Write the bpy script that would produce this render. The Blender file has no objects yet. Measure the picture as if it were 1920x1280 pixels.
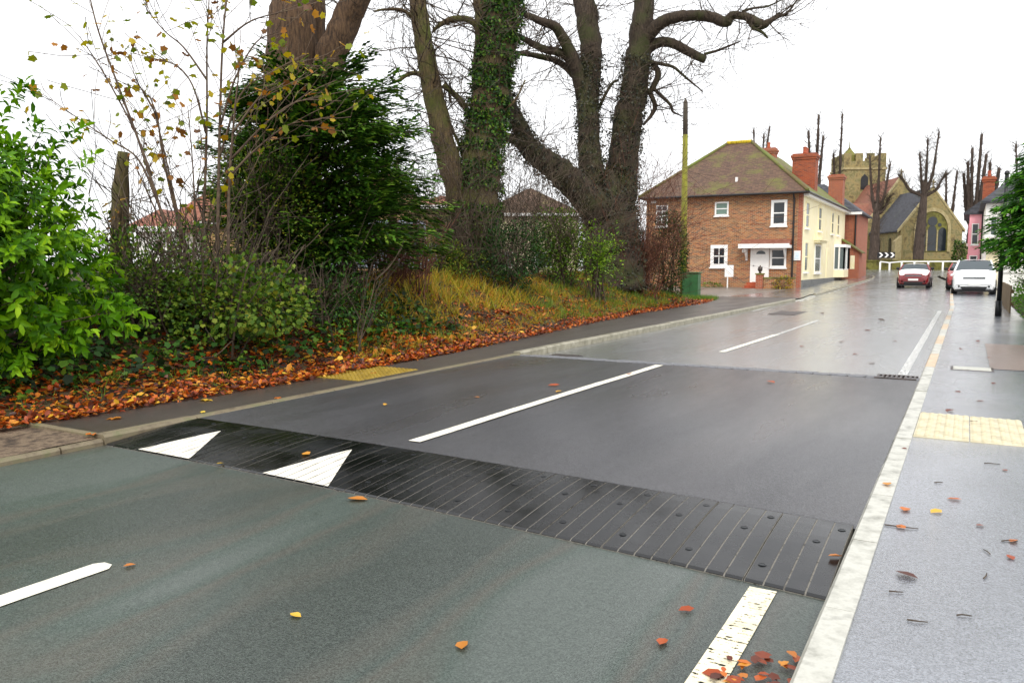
import bpy, math, random
import numpy as np
from mathutils import Vector, Matrix
PI = math.pi
scene = bpy.context.scene
col = scene.collection

# ------------------------------------------------------------------ camera, sky, sun, exposure
EYE = 1.45
PITCH = math.radians(5.408)
YAW = math.radians(29.573)
cam_d = bpy.data.cameras.new('camera')
cam_d.sensor_fit = 'HORIZONTAL'; cam_d.sensor_width = 36.0; cam_d.lens = 28.125
cam_d.clip_start = 0.05; cam_d.clip_end = 3000
cam = bpy.data.objects.new('camera', cam_d); col.objects.link(cam)
cam.location = (0, 0, EYE)
cam.rotation_euler = (PI/2 - PITCH, 0, YAW)
scene.camera = cam

SUN_EL, SUN_AZ = 48, 150          # hazy high sun behind the cloud, behind the viewer's right shoulder
world = bpy.data.worlds.new('World'); scene.world = world; world.use_nodes = True
wn, wl = world.node_tree.nodes, world.node_tree.links
bg = wn['Background']
sky = wn.new('ShaderNodeTexSky'); sky.sky_type = 'NISHITA'; sky.sun_disc = False
sky.sun_elevation = math.radians(SUN_EL); sky.sun_rotation = math.radians(SUN_AZ)
sky.dust_density = 4.0
cloud = wn.new('ShaderNodeMixRGB'); cloud.inputs[0].default_value = 0.93
cloud.inputs[2].default_value = (10.9, 11.0, 11.2, 1)      # the even white cloud deck
wl.new(sky.outputs[0], cloud.inputs[1]); wl.new(cloud.outputs[0], bg.inputs[0])
bg.inputs[1].default_value = 0.11
sun_d = bpy.data.lights.new('sun', 'SUN'); sun_d.energy = 1.5; sun_d.angle = math.radians(25)
sun_d.color = (1.0, 0.96, 0.9)
sun = bpy.data.objects.new('sun', sun_d); col.objects.link(sun)
el, az = math.radians(SUN_EL), math.radians(SUN_AZ)
sdir = Vector((math.sin(az)*math.cos(el), math.cos(az)*math.cos(el), math.sin(el)))
sun.rotation_euler = sdir.to_track_quat('Z', 'Y').to_euler()
vs = scene.view_settings
vs.view_transform = 'Standard'; vs.look = 'None'; vs.exposure = 0.42; vs.gamma = 1.0; vs.use_curve_mapping = False

# ------------------------------------------------------------------ helpers
rng = random.Random(7)
nr = np.random.default_rng(11)
_f = (-math.sin(YAW), math.cos(YAW)); _r = (math.cos(YAW), math.sin(YAW))
def at(px, py, dep):
    """world point on the line of sight of a photo pixel at a real distance (metres ahead)"""
    a = (px-960)/1500.0; b = (640-py)/1500.0
    fz = math.cos(PITCH)+b*math.sin(PITCH); up = b*math.cos(PITCH)-math.sin(PITCH)
    t = dep/fz
    return Vector((( _r[0]*a+_f[0]*fz)*t, (_r[1]*a+_f[1]*fz)*t, EYE+up*t))
def S(t):
    t = min(1.0, max(0.0, t)); return t*t*(3-2*t)
def lerp(a, b, t): return a+(b-a)*t
def interp(x, tab):
    if x <= tab[0][0]: return tab[0][1]
    for (a, va), (b, vb) in zip(tab, tab[1:]):
        if x <= b: return va+(vb-va)*(x-a)/(b-a)
    return tab[-1][1]
def gz(y): return 0.018*max(0.0, min(y, 112.0)-42.0)
PATH_EDGE = [(-20,-6.6),(1,-6.8),(3.2,-7.2),(4.3,-7.05),(7,-6.95),(10,-7.1),(13.4,-7.4),(18,-7.9),(22.5,-8.3),(29,-8.45),(34,-9.2),(38,-9.6)]
def pe(y): return interp(y, PATH_EDGE)
def wob(x, y): return 0.05*math.sin(1.7*x+0.6*y)+0.04*math.sin(0.9*y-2.1*x+1)+0.03*math.sin(3.1*x-2.3*y)+0.02*math.sin(5.3*y+4.1*x)
def terr(x, y):
    t = pe(y)-x
    if t <= 0: return gz(y)
    k = (0.30+0.70*S((y-3)/6.0))*(1-S((y-28.0)/5.0))
    return gz(y)+0.075*S(t/0.1)*(1-S((y-30)/3)) + k*(1.08*S(t/3.6)+wob(x, y)*S(t/0.8))

def srgb(h):
    h = h.lstrip('#'); o = []
    for i in (0, 2, 4):
        v = int(h[i:i+2], 16)/255.0
        o.append(v/12.92 if v <= 0.04045 else ((v+0.055)/1.055)**2.4)
    return (o[0], o[1], o[2], 1.0)

def wpos(o):
    p = Vector((0, 0, 0))
    while o is not None:
        p = p+Vector(o.location); o = o.parent
    return p

class MB:
    def __init__(self): self.v = []; self.f = []; self.m = []
    def add(self, vs, fs, mi=0):
        o = len(self.v); self.v += [tuple(v) for v in vs]
        for f in fs: self.f.append(tuple(i+o for i in f)); self.m.append(mi)
        return self
    def box(self, x0, x1, y0, y1, z0, z1, mi=0):
        return self.add([(x0,y0,z0),(x1,y0,z0),(x1,y1,z0),(x0,y1,z0),(x0,y0,z1),(x1,y0,z1),(x1,y1,z1),(x0,y1,z1)],
                 [(0,3,2,1),(4,5,6,7),(0,1,5,4),(1,2,6,5),(2,3,7,6),(3,0,4,7)], mi)
    def cbox(self, x0, x1, y0, y1, z0, z1, c=0.01, mi=0):
        """box with its four top edges chamfered"""
        v = [(x0,y0,z0),(x1,y0,z0),(x1,y1,z0),(x0,y1,z0),(x0,y0,z1-c),(x1,y0,z1-c),(x1,y1,z1-c),(x0,y1,z1-c),
             (x0+c,y0+c,z1),(x1-c,y0+c,z1),(x1-c,y1-c,z1),(x0+c,y1-c,z1)]
        return self.add(v, [(0,3,2,1),(0,1,5,4),(1,2,6,5),(2,3,7,6),(3,0,4,7),(4,5,9,8),(5,6,10,9),(6,7,11,10),(7,4,8,11),(8,9,10,11)], mi)
    def prism(self, poly, fn, a, b, mi=0):
        """2-D polygon extruded from a to b; fn(u, v, w) -> xyz"""
        n = len(poly)
        vs = [fn(u, v, a) for u, v in poly]+[fn(u, v, b) for u, v in poly]
        fs = [tuple(range(n))[::-1], tuple(range(n, 2*n))]+[(i, (i+1) % n, n+(i+1) % n, n+i) for i in range(n)]
        return self.add(vs, fs, mi)
    def tube(self, pts, rads, n=6, cap=True, mi=0, lump=0.0, rg=None):
        pts = [Vector(p) for p in pts]; k = len(pts); vs = []; up = None
        for i, p in enumerate(pts):
            d = (pts[min(i+1, k-1)]-pts[max(i-1, 0)])
            if d.length < 1e-9: d = Vector((0, 0, 1))
            d.normalize()
            if up is None:
                up = Vector((1, 0, 0)) if abs(d.x) < 0.8 else Vector((0, 1, 0))
            up = (up-d*up.dot(d))
            if up.length < 1e-6: up = d.orthogonal()
            up.normalize(); sd = d.cross(up)
            r = rads[i] if hasattr(rads, '__len__') else rads
            for j in range(n):
                a = 2*PI*j/n
                q = r*(1+(rg.uniform(-lump, lump) if lump else 0))
                vs.append(p+up*(math.cos(a)*q)+sd*(math.sin(a)*q))
        fs = [(i*n+j, i*n+(j+1) % n, (i+1)*n+(j+1) % n, (i+1)*n+j) for i in range(k-1) for j in range(n)]
        if cap: fs += [tuple(range(n))[::-1], tuple(range((k-1)*n, k*n))]
        return self.add(vs, fs, mi)
    def lathe(self, prof, c, n=16, axis='z', mi=0):
        vs = []
        for r, h in prof:
            for j in range(n):
                a = 2*PI*j/n; u, w = r*math.cos(a), r*math.sin(a)
                vs.append((c[0]+u, c[1]+w, c[2]+h) if axis == 'z' else ((c[0]+h, c[1]+u, c[2]+w) if axis == 'x' else (c[0]+u, c[1]+h, c[2]+w)))
        k = len(prof)
        fs = [(i*n+j, i*n+(j+1) % n, (i+1)*n+(j+1) % n, (i+1)*n+j) for i in range(k-1) for j in range(n)]
        fs += [tuple(range(n))[::-1], tuple(range((k-1)*n, k*n))]
        return self.add(vs, fs, mi)
    def build(self, name, mats, parent=None, local=False, smooth=False):
        if not isinstance(mats, (list, tuple)): mats = [mats]
        v = np.array(self.v, dtype=np.float64).reshape(-1, 3)
        loc = Vector((0, 0, 0))
        if not local:
            if parent is not None: v = v-np.array(wpos(parent))
            else:
                lo, hi = v.min(0), v.max(0); b = np.array([(lo[0]+hi[0])/2, (lo[1]+hi[1])/2, lo[2]]); v = v-b; loc = Vector(b)
        me = bpy.data.meshes.new(name)
        me.from_pydata(v.tolist(), [], self.f)
        for m in mats: me.materials.append(m)
        if any(self.m): me.polygons.foreach_set('material_index', self.m)
        if smooth: me.polygons.foreach_set('use_smooth', [True]*len(me.polygons))
        me.update()
        o = bpy.data.objects.new(name, me); col.objects.link(o); o.location = loc
        if parent is not None: o.parent = parent
        return o

def tag(o, label, cat, group=None):
    o['label'] = label; o['category'] = cat
    if group: o['group'] = group
    return o
def struct(o): o['kind'] = 'structure'; return o
def stuff(o): o['kind'] = 'stuff'; return o
def thing(name, label, cat, loc=(0, 0, 0), rz=0, group=None):
    o = bpy.data.objects.new(name, None); col.objects.link(o)
    o.empty_display_size = 0.2; o.location = loc; o.rotation_euler = (0, 0, rz)
    return tag(o, label, cat, group)
def holder(name, loc=(0, 0, 0)):
    o = bpy.data.objects.new(name, None); col.objects.link(o); o.location = loc; o['kind'] = 'structure'; return o
def copy_tree(o, parent=None):
    c = o.copy(); col.objects.link(c); c.parent = parent
    for ch in [k for k in o.children]: copy_tree(ch, c)
    return c

# ------------------------------------------------------------------ materials
def new_mat(name):
    m = bpy.data.materials.new(name); m.use_nodes = True
    nt = m.node_tree; return m, nt.nodes, nt.links, nt.nodes['Principled BSDF']
def ramp(n, cols, pos=None):
    r = n.new('ShaderNodeValToRGB'); e = r.color_ramp.elements
    pos = pos or [i/(len(cols)-1) for i in range(len(cols))]
    e[0].position, e[0].color = pos[0], cols[0]; e[1].position, e[1].color = pos[-1], cols[-1]
    for p, c in zip(pos[1:-1], cols[1:-1]):
        k = e.new(p); k.color = c
    return r
def M(name, cols, scale=4, rough=0.7, bump=0.0, bscale=None, metal=0, spec=0.5, stretch=(1,1,1), detail=6, coat=0, pos=None, rvar=0.0, dist=0.02):
    """plain procedural material: noise through a colour ramp, fine bump, optional gloss variation"""
    m, n, l, b = new_mat(name)
    cols = [srgb(c) if isinstance(c, str) else c for c in (cols if isinstance(cols, (list, tuple)) and not isinstance(cols[0], float) else [cols])]
    if len(cols) == 1: cols = [cols[0], cols[0]]
    tc = n.new('ShaderNodeTexCoord'); mp = n.new('ShaderNodeMapping'); mp.inputs['Scale'].default_value = stretch
    l.new(tc.outputs['Object'], mp.inputs[0])
    no = n.new('ShaderNodeTexNoise'); no.inputs['Scale'].default_value = scale; no.inputs['Detail'].default_value = detail
    no.inputs['Roughness'].default_value = 0.65
    l.new(mp.outputs[0], no.inputs[0])
    r = ramp(n, cols, pos or [0.32+0.36*i/(len(cols)-1) for i in range(len(cols))]); l.new(no.outputs[0], r.inputs[0])
    l.new(r.outputs[0], b.inputs['Base Color'])
    b.inputs['Roughness'].default_value = rough; b.inputs['Metallic'].default_value = metal
    b.inputs['Specular IOR Level'].default_value = spec
    if coat: b.inputs['Coat Weight'].default_value = coat; b.inputs['Coat Roughness'].default_value = 0.08
    if rvar:
        mr = n.new('ShaderNodeMapRange'); mr.inputs[1].default_value = 0.35; mr.inputs[2].default_value = 0.65
        mr.inputs[3].default_value = rough-rvar; mr.inputs[4].default_value = rough+rvar
        l.new(no.outputs[0], mr.inputs[0]); l.new(mr.outputs[0], b.inputs['Roughness'])
    if bump:
        n2 = n.new('ShaderNodeTexNoise'); n2.inputs['Scale'].default_value = bscale or scale*4; n2.inputs['Detail'].default_value = 5
        l.new(mp.outputs[0], n2.inputs[0])
        bp = n.new('ShaderNodeBump'); bp.inputs['Strength'].default_value = bump; bp.inputs['Distance'].default_value = dist
        l.new(n2.outputs[0], bp.inputs['Height']); l.new(bp.outputs[0], b.inputs['Normal'])
    return m

def asphalt(name, dark, light, tint, wet_lo, wet_hi, streak=(1.6, 0.35, 1), grain=170, spk=0.5, wetness=0.5, film=0.0, cior=1.33):
    """bitumen with stone speckle, long wheel-track tints and a water film of uneven gloss"""
    m, n, l, b = new_mat(name)
    tc = n.new('ShaderNodeTexCoord')
    g = n.new('ShaderNodeTexVoronoi'); g.inputs['Scale'].default_value = grain; l.new(tc.outputs['Object'], g.inputs[0])
    gr = ramp(n, [srgb(dark), srgb(light)], [0.1, 0.95]);
    sep = n.new('ShaderNodeSeparateColor'); l.new(g.outputs['Color'], sep.inputs[0]); l.new(sep.outputs[0], gr.inputs[0])
    mp = n.new('ShaderNodeMapping'); mp.inputs['Scale'].default_value = streak; l.new(tc.outputs['Object'], mp.inputs[0])
    big = n.new('ShaderNodeTexNoise'); big.inputs['Scale'].default_value = 0.7; big.inputs['Detail'].default_value = 3; big.inputs['Roughness'].default_value = .4; l.new(mp.outputs[0], big.inputs[0])
    tr = ramp(n, [srgb(t) for t in tint], [0.38+0.24*i/(len(tint)-1) for i in range(len(tint))]); l.new(big.outputs[0], tr.inputs[0])
    mx = n.new('ShaderNodeMixRGB'); mx.inputs[0].default_value = spk; l.new(tr.outputs[0], mx.inputs[1]); l.new(gr.outputs[0], mx.inputs[2])
    med = n.new('ShaderNodeTexNoise'); med.inputs['Scale'].default_value = 34; med.inputs['Detail'].default_value = 10; med.inputs['Roughness'].default_value = 0.7
    l.new(tc.outputs['Object'], med.inputs[0])
    mm = n.new('ShaderNodeMapRange'); mm.inputs[1].default_value = .3; mm.inputs[2].default_value = .7; mm.inputs[3].default_value = 0.84; mm.inputs[4].default_value = 1.16
    l.new(med.outputs[0], mm.inputs[0])
    mul = n.new('ShaderNodeMixRGB'); mul.blend_type = 'MULTIPLY'; mul.inputs[0].default_value = 1
    l.new(mx.outputs[0], mul.inputs[1]); l.new(mm.outputs[0], mul.inputs[2]); l.new(mul.outputs[0], b.inputs['Base Color'])
    w = n.new('ShaderNodeTexNoise'); w.inputs['Scale'].default_value = 0.8; w.inputs['Detail'].default_value = 5; l.new(mp.outputs[0], w.inputs[0])
    wr = n.new('ShaderNodeMapRange'); wr.inputs[1].default_value = .38; wr.inputs[2].default_value = .62
    wr.inputs[3].default_value = wet_lo; wr.inputs[4].default_value = wet_hi
    l.new(w.outputs[0], wr.inputs[0]); l.new(wr.outputs[0], b.inputs['Roughness'])
    b.inputs['Specular IOR Level'].default_value = 0.5
    b.inputs['Coat Weight'].default_value = wetness; b.inputs['Coat Roughness'].default_value = wet_lo*0.8; b.inputs['Coat IOR'].default_value = cior
    bp = n.new('ShaderNodeBump'); bp.inputs['Strength'].default_value = 0.5; bp.inputs['Distance'].default_value = 0.005
    l.new(g.outputs['Distance'], bp.inputs['Height']); l.new(bp.outputs[0], b.inputs['Normal'])
    if film:                       # the water film follows the stones, so the sky's glare is smeared over the surface
        b2 = n.new('ShaderNodeBump'); b2.inputs['Strength'].default_value = film; b2.inputs['Distance'].default_value = 0.02
        nf = n.new('ShaderNodeTexNoise'); nf.inputs['Scale'].default_value = 75; nf.inputs['Detail'].default_value = 6; l.new(tc.outputs['Object'], nf.inputs[0])
        l.new(nf.outputs[0], b2.inputs['Height']); l.new(b2.outputs[0], b.inputs['Coat Normal'])
    return m

def leaf_mat(name, cols, rough=0.45, trans=0.25, spec=0.5, coat=0.0):
    m, n, l, b = new_mat(name)
    a = n.new('ShaderNodeAttribute'); a.attribute_name = 'rnd'
    r = ramp(n, [srgb(c) for c in cols]); l.new(a.outputs['Fac'], r.inputs[0])
    l.new(r.outputs[0], b.inputs['Base Color']); b.inputs['Roughness'].default_value = rough
    b.inputs['Specular IOR Level'].default_value = spec; b.inputs['Coat Weight'].default_value = coat
    if trans:
        t = n.new('ShaderNodeBsdfTranslucent'); l.new(r.outputs[0], t.inputs[0])
        mx = n.new('ShaderNodeMixShader'); mx.inputs[0].default_value = trans
        l.new(b.outputs[0], mx.inputs[1]); l.new(t.outputs[0], mx.inputs[2]); l.new(mx.outputs[0], n['Material Output'].inputs[0])
    return m

def brick_mat(name, cols, mortar, bw=0.225, bh=0.075, bump=0.4, rough=0.85, blot=None, wall_axis='x', bscale=1.0):
    """brick courses on an upright wall: u runs along the wall, v up"""
    m, n, l, b = new_mat(name)
    tc = n.new('ShaderNodeTexCoord'); sp = n.new('ShaderNodeSeparateXYZ'); cb = n.new('ShaderNodeCombineXYZ')
    l.new(tc.outputs['Object'], sp.inputs[0])
    ad = n.new('ShaderNodeMath'); ad.operation = 'ADD'; l.new(sp.outputs[0], ad.inputs[0]); l.new(sp.outputs[1], ad.inputs[1])
    l.new(ad.outputs[0], cb.inputs[0]); l.new(sp.outputs[2], cb.inputs[1])
    br = n.new('ShaderNodeTexBrick'); l.new(cb.outputs[0], br.inputs[0])
    br.inputs['Scale'].default_value = bscale; br.inputs['Brick Width'].default_value = bw; br.inputs['Row Height'].default_value = bh
    br.inputs['Mortar Size'].default_value = 0.011; br.inputs['Mortar Smooth'].default_value = 0.15; br.inputs['Bias'].default_value = 0.0
    br.inputs['Color1'].default_value = (0, 0, 0, 1); br.inputs['Color2'].default_value = (1, 1, 1, 1); br.inputs['Mortar'].default_value = (.5, .5, .5, 1)
    r = ramp(n, [srgb(c) for c in cols]); l.new(br.outputs['Color'], r.inputs[0])
    mpb = n.new('ShaderNodeMapping'); mpb.inputs['Scale'].default_value = (.8, .8, 3.2); l.new(tc.outputs['Object'], mpb.inputs[0])
    no = n.new('ShaderNodeTexNoise'); no.inputs['Scale'].default_value = 1.1; no.inputs['Detail'].default_value = 10; no.inputs['Roughness'].default_value = .72; l.new(mpb.outputs[0], no.inputs[0])
    cur = r.outputs[0]
    if blot:
        rr = ramp(n, [(0,0,0,1), (1,1,1,1)], [0.42, 0.66]); l.new(no.outputs[0], rr.inputs[0])
        mx = n.new('ShaderNodeMixRGB'); mx.inputs[2].default_value = srgb(blot)
        mu = n.new('ShaderNodeMath'); mu.operation = 'MULTIPLY'; mu.inputs[1].default_value = 0.6; l.new(rr.outputs[0], mu.inputs[0])
        l.new(mu.outputs[0], mx.inputs[0]); l.new(cur, mx.inputs[1]); cur = mx.outputs[0]
    m2 = n.new('ShaderNodeMixRGB'); l.new(br.outputs['Fac'], m2.inputs[0]); l.new(cur, m2.inputs[1]); m2.inputs[2].default_value = srgb(mortar)
    l.new(m2.outputs[0], b.inputs['Base Color']); b.inputs['Roughness'].default_value = rough
    bp = n.new('ShaderNodeBump'); bp.inputs['Strength'].default_value = bump; bp.inputs['Distance'].default_value = 0.02; bp.invert = True
    l.new(br.outputs['Fac'], bp.inputs['Height']); l.new(bp.outputs[0], b.inputs['Normal'])
    return m
def roof_mat(name, cols, moss, amount=0.5, rowh=0.11, tw=0.17):
    """small overlapping tiles, with moss in blotches"""
    m, n, l, b = new_mat(name)
    tc = n.new('ShaderNodeTexCoord'); sp = n.new('ShaderNodeSeparateXYZ'); cb = n.new('ShaderNodeCombineXYZ')
    l.new(tc.outputs['Object'], sp.inputs[0])
    ad = n.new('ShaderNodeMath'); ad.operation = 'ADD'; l.new(sp.outputs[0], ad.inputs[0]); l.new(sp.outputs[1], ad.inputs[1])
    l.new(ad.outputs[0], cb.inputs[0]); l.new(sp.outputs[2], cb.inputs[1])
    br = n.new('ShaderNodeTexBrick'); l.new(cb.outputs[0], br.inputs[0]); br.inputs['Scale'].default_value = 1
    br.inputs['Brick Width'].default_value = tw; br.inputs['Row Height'].default_value = rowh*0.6; br.inputs['Mortar Size'].default_value = 0.008
    br.inputs['Color1'].default_value = (0,0,0,1); br.inputs['Color2'].default_value = (1,1,1,1); br.inputs['Mortar'].default_value = (0,0,0,1)
    r = ramp(n, [srgb(c) for c in cols]); l.new(br.outputs['Color'], r.inputs[0])
    no = n.new('ShaderNodeTexNoise'); no.inputs['Scale'].default_value = 0.7; no.inputs['Detail'].default_value = 9; no.inputs['Roughness'].default_value = .7; l.new(tc.outputs['Object'], no.inputs[0])
    rr = ramp(n, [(0,0,0,1), (1,1,1,1)], [0.62-0.3*amount, 0.8-0.25*amount]); l.new(no.outputs[0], rr.inputs[0])
    mx = n.new('ShaderNodeMixRGB'); l.new(rr.outputs[0], mx.inputs[0]); l.new(r.outputs[0], mx.inputs[1]); mx.inputs[2].default_value = srgb(moss)
    l.new(mx.outputs[0], b.inputs['Base Color']); b.inputs['Roughness'].default_value = 0.8
    bp = n.new('ShaderNodeBump'); bp.inputs['Strength'].default_value = .5; bp.inputs['Distance'].default_value = 0.02; bp.invert = True
    l.new(br.outputs['Fac'], bp.inputs['Height']); l.new(bp.outputs[0], b.inputs['Normal'])
    return m
def worn_paint(name, colr, thresh=0.42, scale=26, ribs=0.0, soft=0.05, groove=None):
    """road paint broken up by wear: the bare road shows through the holes"""
    m, n, l, b = new_mat(name)
    tc = n.new('ShaderNodeTexCoord')
    no = n.new('ShaderNodeTexNoise'); no.inputs['Scale'].default_value = scale; no.inputs['Detail'].default_value = 8; no.inputs['Roughness'].default_value = .75
    l.new(tc.outputs['Object'], no.inputs[0])
    h = no.outputs[0]
    if ribs:
        wv = n.new('ShaderNodeTexWave'); wv.bands_direction = 'Y'; wv.inputs['Scale'].default_value = ribs; wv.inputs['Distortion'].default_value = 1.2
        l.new(tc.outputs['Object'], wv.inputs[0])
        mx = n.new('ShaderNodeMixRGB'); mx.inputs[0].default_value = .10; l.new(no.outputs[0], mx.inputs[1]); l.new(wv.outputs[0], mx.inputs[2]); h = mx.outputs[0]
    r = ramp(n, [(0,0,0,1), (1,1,1,1)], [thresh, thresh+soft]); l.new(h, r.inputs[0])
    no2 = n.new('ShaderNodeTexNoise'); no2.inputs['Scale'].default_value = 9; no2.inputs['Detail'].default_value = 6; l.new(tc.outputs['Object'], no2.inputs[0])
    cr = ramp(n, [tuple(c*0.72 for c in srgb(colr)[:3])+(1,), srgb(colr)], [.35, .6]); l.new(no2.outputs[0], cr.inputs[0])
    l.new(cr.outputs[0], b.inputs['Base Color']); b.inputs['Roughness'].default_value = 0.5
    al = r.outputs[0]
    if groove:                     # paint does not bridge the grooves between the rubber strips
        sx = n.new('ShaderNodeSeparateXYZ'); l.new(tc.outputs['Object'], sx.inputs[0])
        def mth(op, a, v):
            k = n.new('ShaderNodeMath'); k.operation = op; l.new(a, k.inputs[0]); k.inputs[1].default_value = v; return k.outputs[0]
        fr = mth('FRACT', mth('DIVIDE', mth('SUBTRACT', sx.outputs[0], groove[0]), groove[1]), 0)
        ok = mth('LESS_THAN', mth('ABSOLUTE', mth('SUBTRACT', fr, .5), 0), .458)
        k = n.new('ShaderNodeMath'); k.operation = 'MULTIPLY'; l.new(al, k.inputs[0]); l.new(ok, k.inputs[1]); al = k.outputs[0]
    l.new(al, b.inputs['Alpha'])
    return m
def flat(name, c, rough=0.6, metal=0, spec=0.5, coat=0, vary=0.12):
    c = srgb(c)
    return M(name, [tuple(k*(1-vary) for k in c[:3])+(1,), c, tuple(min(1, k*(1+vary*.6)) for k in c[:3])+(1,)], scale=3.0, rough=rough, metal=metal, spec=spec, coat=coat)

MAT = dict(
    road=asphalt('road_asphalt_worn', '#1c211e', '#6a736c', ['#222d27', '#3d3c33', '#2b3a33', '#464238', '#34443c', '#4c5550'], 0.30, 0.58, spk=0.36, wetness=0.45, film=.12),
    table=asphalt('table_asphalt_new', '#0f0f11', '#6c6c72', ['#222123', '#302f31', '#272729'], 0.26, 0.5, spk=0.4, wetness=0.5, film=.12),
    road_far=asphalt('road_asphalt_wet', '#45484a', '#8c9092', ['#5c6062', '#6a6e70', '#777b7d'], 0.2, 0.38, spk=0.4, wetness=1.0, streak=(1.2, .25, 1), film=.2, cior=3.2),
    pave=asphalt('pavement_asphalt_wet', '#3a3d43', '#9599a2', ['#565a62', '#6c717a', '#7c818b', '#5e626a'], 0.16, 0.4, spk=0.45, wetness=1.0, film=.22, cior=1.7, streak=(1, .6, 1), grain=150),
    path=asphalt('path_asphalt_damp', '#241f1c', '#5c544e', ['#37302b', '#403830', '#463f36'], 0.36, 0.6, spk=0.35, wetness=0.3, grain=150),
    patch=asphalt('pavement_patch_pinkish', '#5a4a44', '#8d7c74', ['#735f57', '#7d6a60'], 0.3, 0.5, spk=0.4, wetness=0.5),
    fore=asphalt('forecourt_gravel_tar', '#4d4640', '#90867c', ['#6f665d', '#7b7168', '#857b72'], 0.4, 0.7, spk=0.4, wetness=0.3, grain=60),
    soil=M('bank_soil', ['#1c130b', '#2c1d10', '#46331a', '#3a3a16', '#2b1c10'], scale=1.8, rough=.95, bump=.8, bscale=14, dist=.05),
    dirt=M('gravel_dirt', ['#33281f', '#5a4a3b', '#7c6a55', '#4b3c2f'], scale=9, rough=.8, bump=.9, bscale=60, dist=.02),
    kerb=M('kerb_concrete', ['#807f75', '#a9a89e', '#bebdb3', '#a2a198'], scale=7, rough=.42, bump=.25, bscale=90, dist=.004),
    kerb_t=M('kerb_tan_stone', ['#a48c70', '#c2ab8c', '#cdbb9f'], scale=7, rough=.45, bump=.25, bscale=90, dist=.004),
    kerb_o=M('kerb_old_damp', ['#75715f', '#918c79', '#a8a391'], scale=6, rough=.5, bump=.3, bscale=80, dist=.005),
    edging=M('edging_mossy', ['#5d5140', '#7a6f58', '#6b6a4a'], scale=6, rough=.6, bump=.3, bscale=80, dist=.005),
    rubber=M('hump_rubber', ['#070809', '#0c0d0f', '#14161a'], scale=2.2, rough=.26, bump=.12, bscale=220, rvar=.1, dist=.002),
    rubber_joint=M('hump_groove_grit', ['#5d5a53', '#7c7870', '#3c3a36'], scale=30, rough=.8),
    bolt=M('bolt_head', ['#1c1e20', '#34373a'], scale=40, rough=.35, metal=.7),
    white_line=worn_paint('line_paint_fresh', '#f4efdc', .30, 40),
    white_tri=worn_paint('triangle_paint', '#f6f0e0', .33, 55, groove=(-6.03+.015+3.2, 5.55/60)),
    white_worn=worn_paint('line_paint_ribbed', '#f6ecca', .40, 24, ribs=12.0),
    white_old=worn_paint('line_paint_old', '#e6e6e2', .46, 22),
    sett=M('ramp_sett', ['#4b4b4d', '#66676b', '#7d7e83'], scale=5, rough=.4, bump=.4, bscale=60, dist=.006),
    tact_r=M('tactile_buff', ['#a89e80', '#c6bd9e', '#d2cab2'], scale=6, rough=.5, bump=.2, bscale=90, dist=.003),
    tact_l=M('tactile_yellow_mossy', ['#5c4c10', '#8a7014', '#9a8024', '#544814'], scale=5, rough=.5, bump=.2, bscale=90, dist=.003),
    iron=M('cast_iron', ['#2b2523', '#463d39', '#584c46'], scale=12, rough=.45, metal=.5, bump=.4, bscale=60, dist=.004),
)

# ------------------------------------------------------------------ ground
def sheet(name, xs, ys, zf, mat, smooth=True):
    mb = MB(); nx, ny = len(xs), len(ys)
    mb.v = [(x, y, zf(x, y)) for y in ys for x in xs]
    mb.f = [(j*nx+i, j*nx+i+1, (j+1)*nx+i+1, (j+1)*nx+i) for j in range(ny-1) for i in range(nx-1)]
    mb.m = [0]*len(mb.f)
    return struct(mb.build(name, mat, smooth=smooth))
def ribbon(name, left, right, ys, zf, mat, nx=2):
    """strip between two curves x = left(y), right(y)"""
    mb = MB()
    for y in ys:
        a, b = left(y), right(y)
        for i in range(nx): x = a+(b-a)*i/(nx-1); mb.v.append((x, y, zf(x, y)))
    mb.f = [(j*nx+i, j*nx+i+1, (j+1)*nx+i+1, (j+1)*nx+i) for j in range(len(ys)-1) for i in range(nx-1)]; mb.m = [0]*len(mb.f)
    return struct(mb.build(name, mat, smooth=True))
def frange(a, b, s):
    n = max(1, int(round((b-a)/s))); return [a+(b-a)*i/n for i in range(n+1)]
gx = [-900,-400,-200,-100,-60,-40,-30,-24,-20,-17]+frange(-15, -6.4, .22)+[-6.2,-6.05,-3,-.4,1.3,3,6,12,25,60,150,400,900]
gy = [-300,-100,-40,-15,-8]+frange(-5, 36, .3)+[40,44,50,60,75,90,112,150,250,500,1200,2500]
def gground(x, y):
    z = terr(x, y)
    return z if x < pe(y) else gz(y)-0.12
sheet('ground', gx, gy, gground, MAT['soil'])

RL, RR = -6.03, -0.45            # left and right kerb lines
def rl(y): return interp(y, [(36,RL),(40,-6.35),(66,-6.15),(72,-6.6),(78,-8.2),(84,-11),(88,-16)])
def rr(y): return interp(y, [(30,RR),(37,-.58),(60,-.93),(70,-1.9),(75,-2.2),(79,-1.4),(84,1.5),(88,7)])
TZ = 0.07
def hump_y(x):                    # near edge of the rubber ramp, a shallow bow
    t = (x-RL)/(RR-RL); return 3.92-0.02*t-0.31*t*t
HW = 0.94
# worn near road, under the rubber ramp
ribbon('road', lambda y: RL, lambda y: RR, frange(-12, 5.2, .8), lambda x, y: 0.0, MAT['road'])
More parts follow.
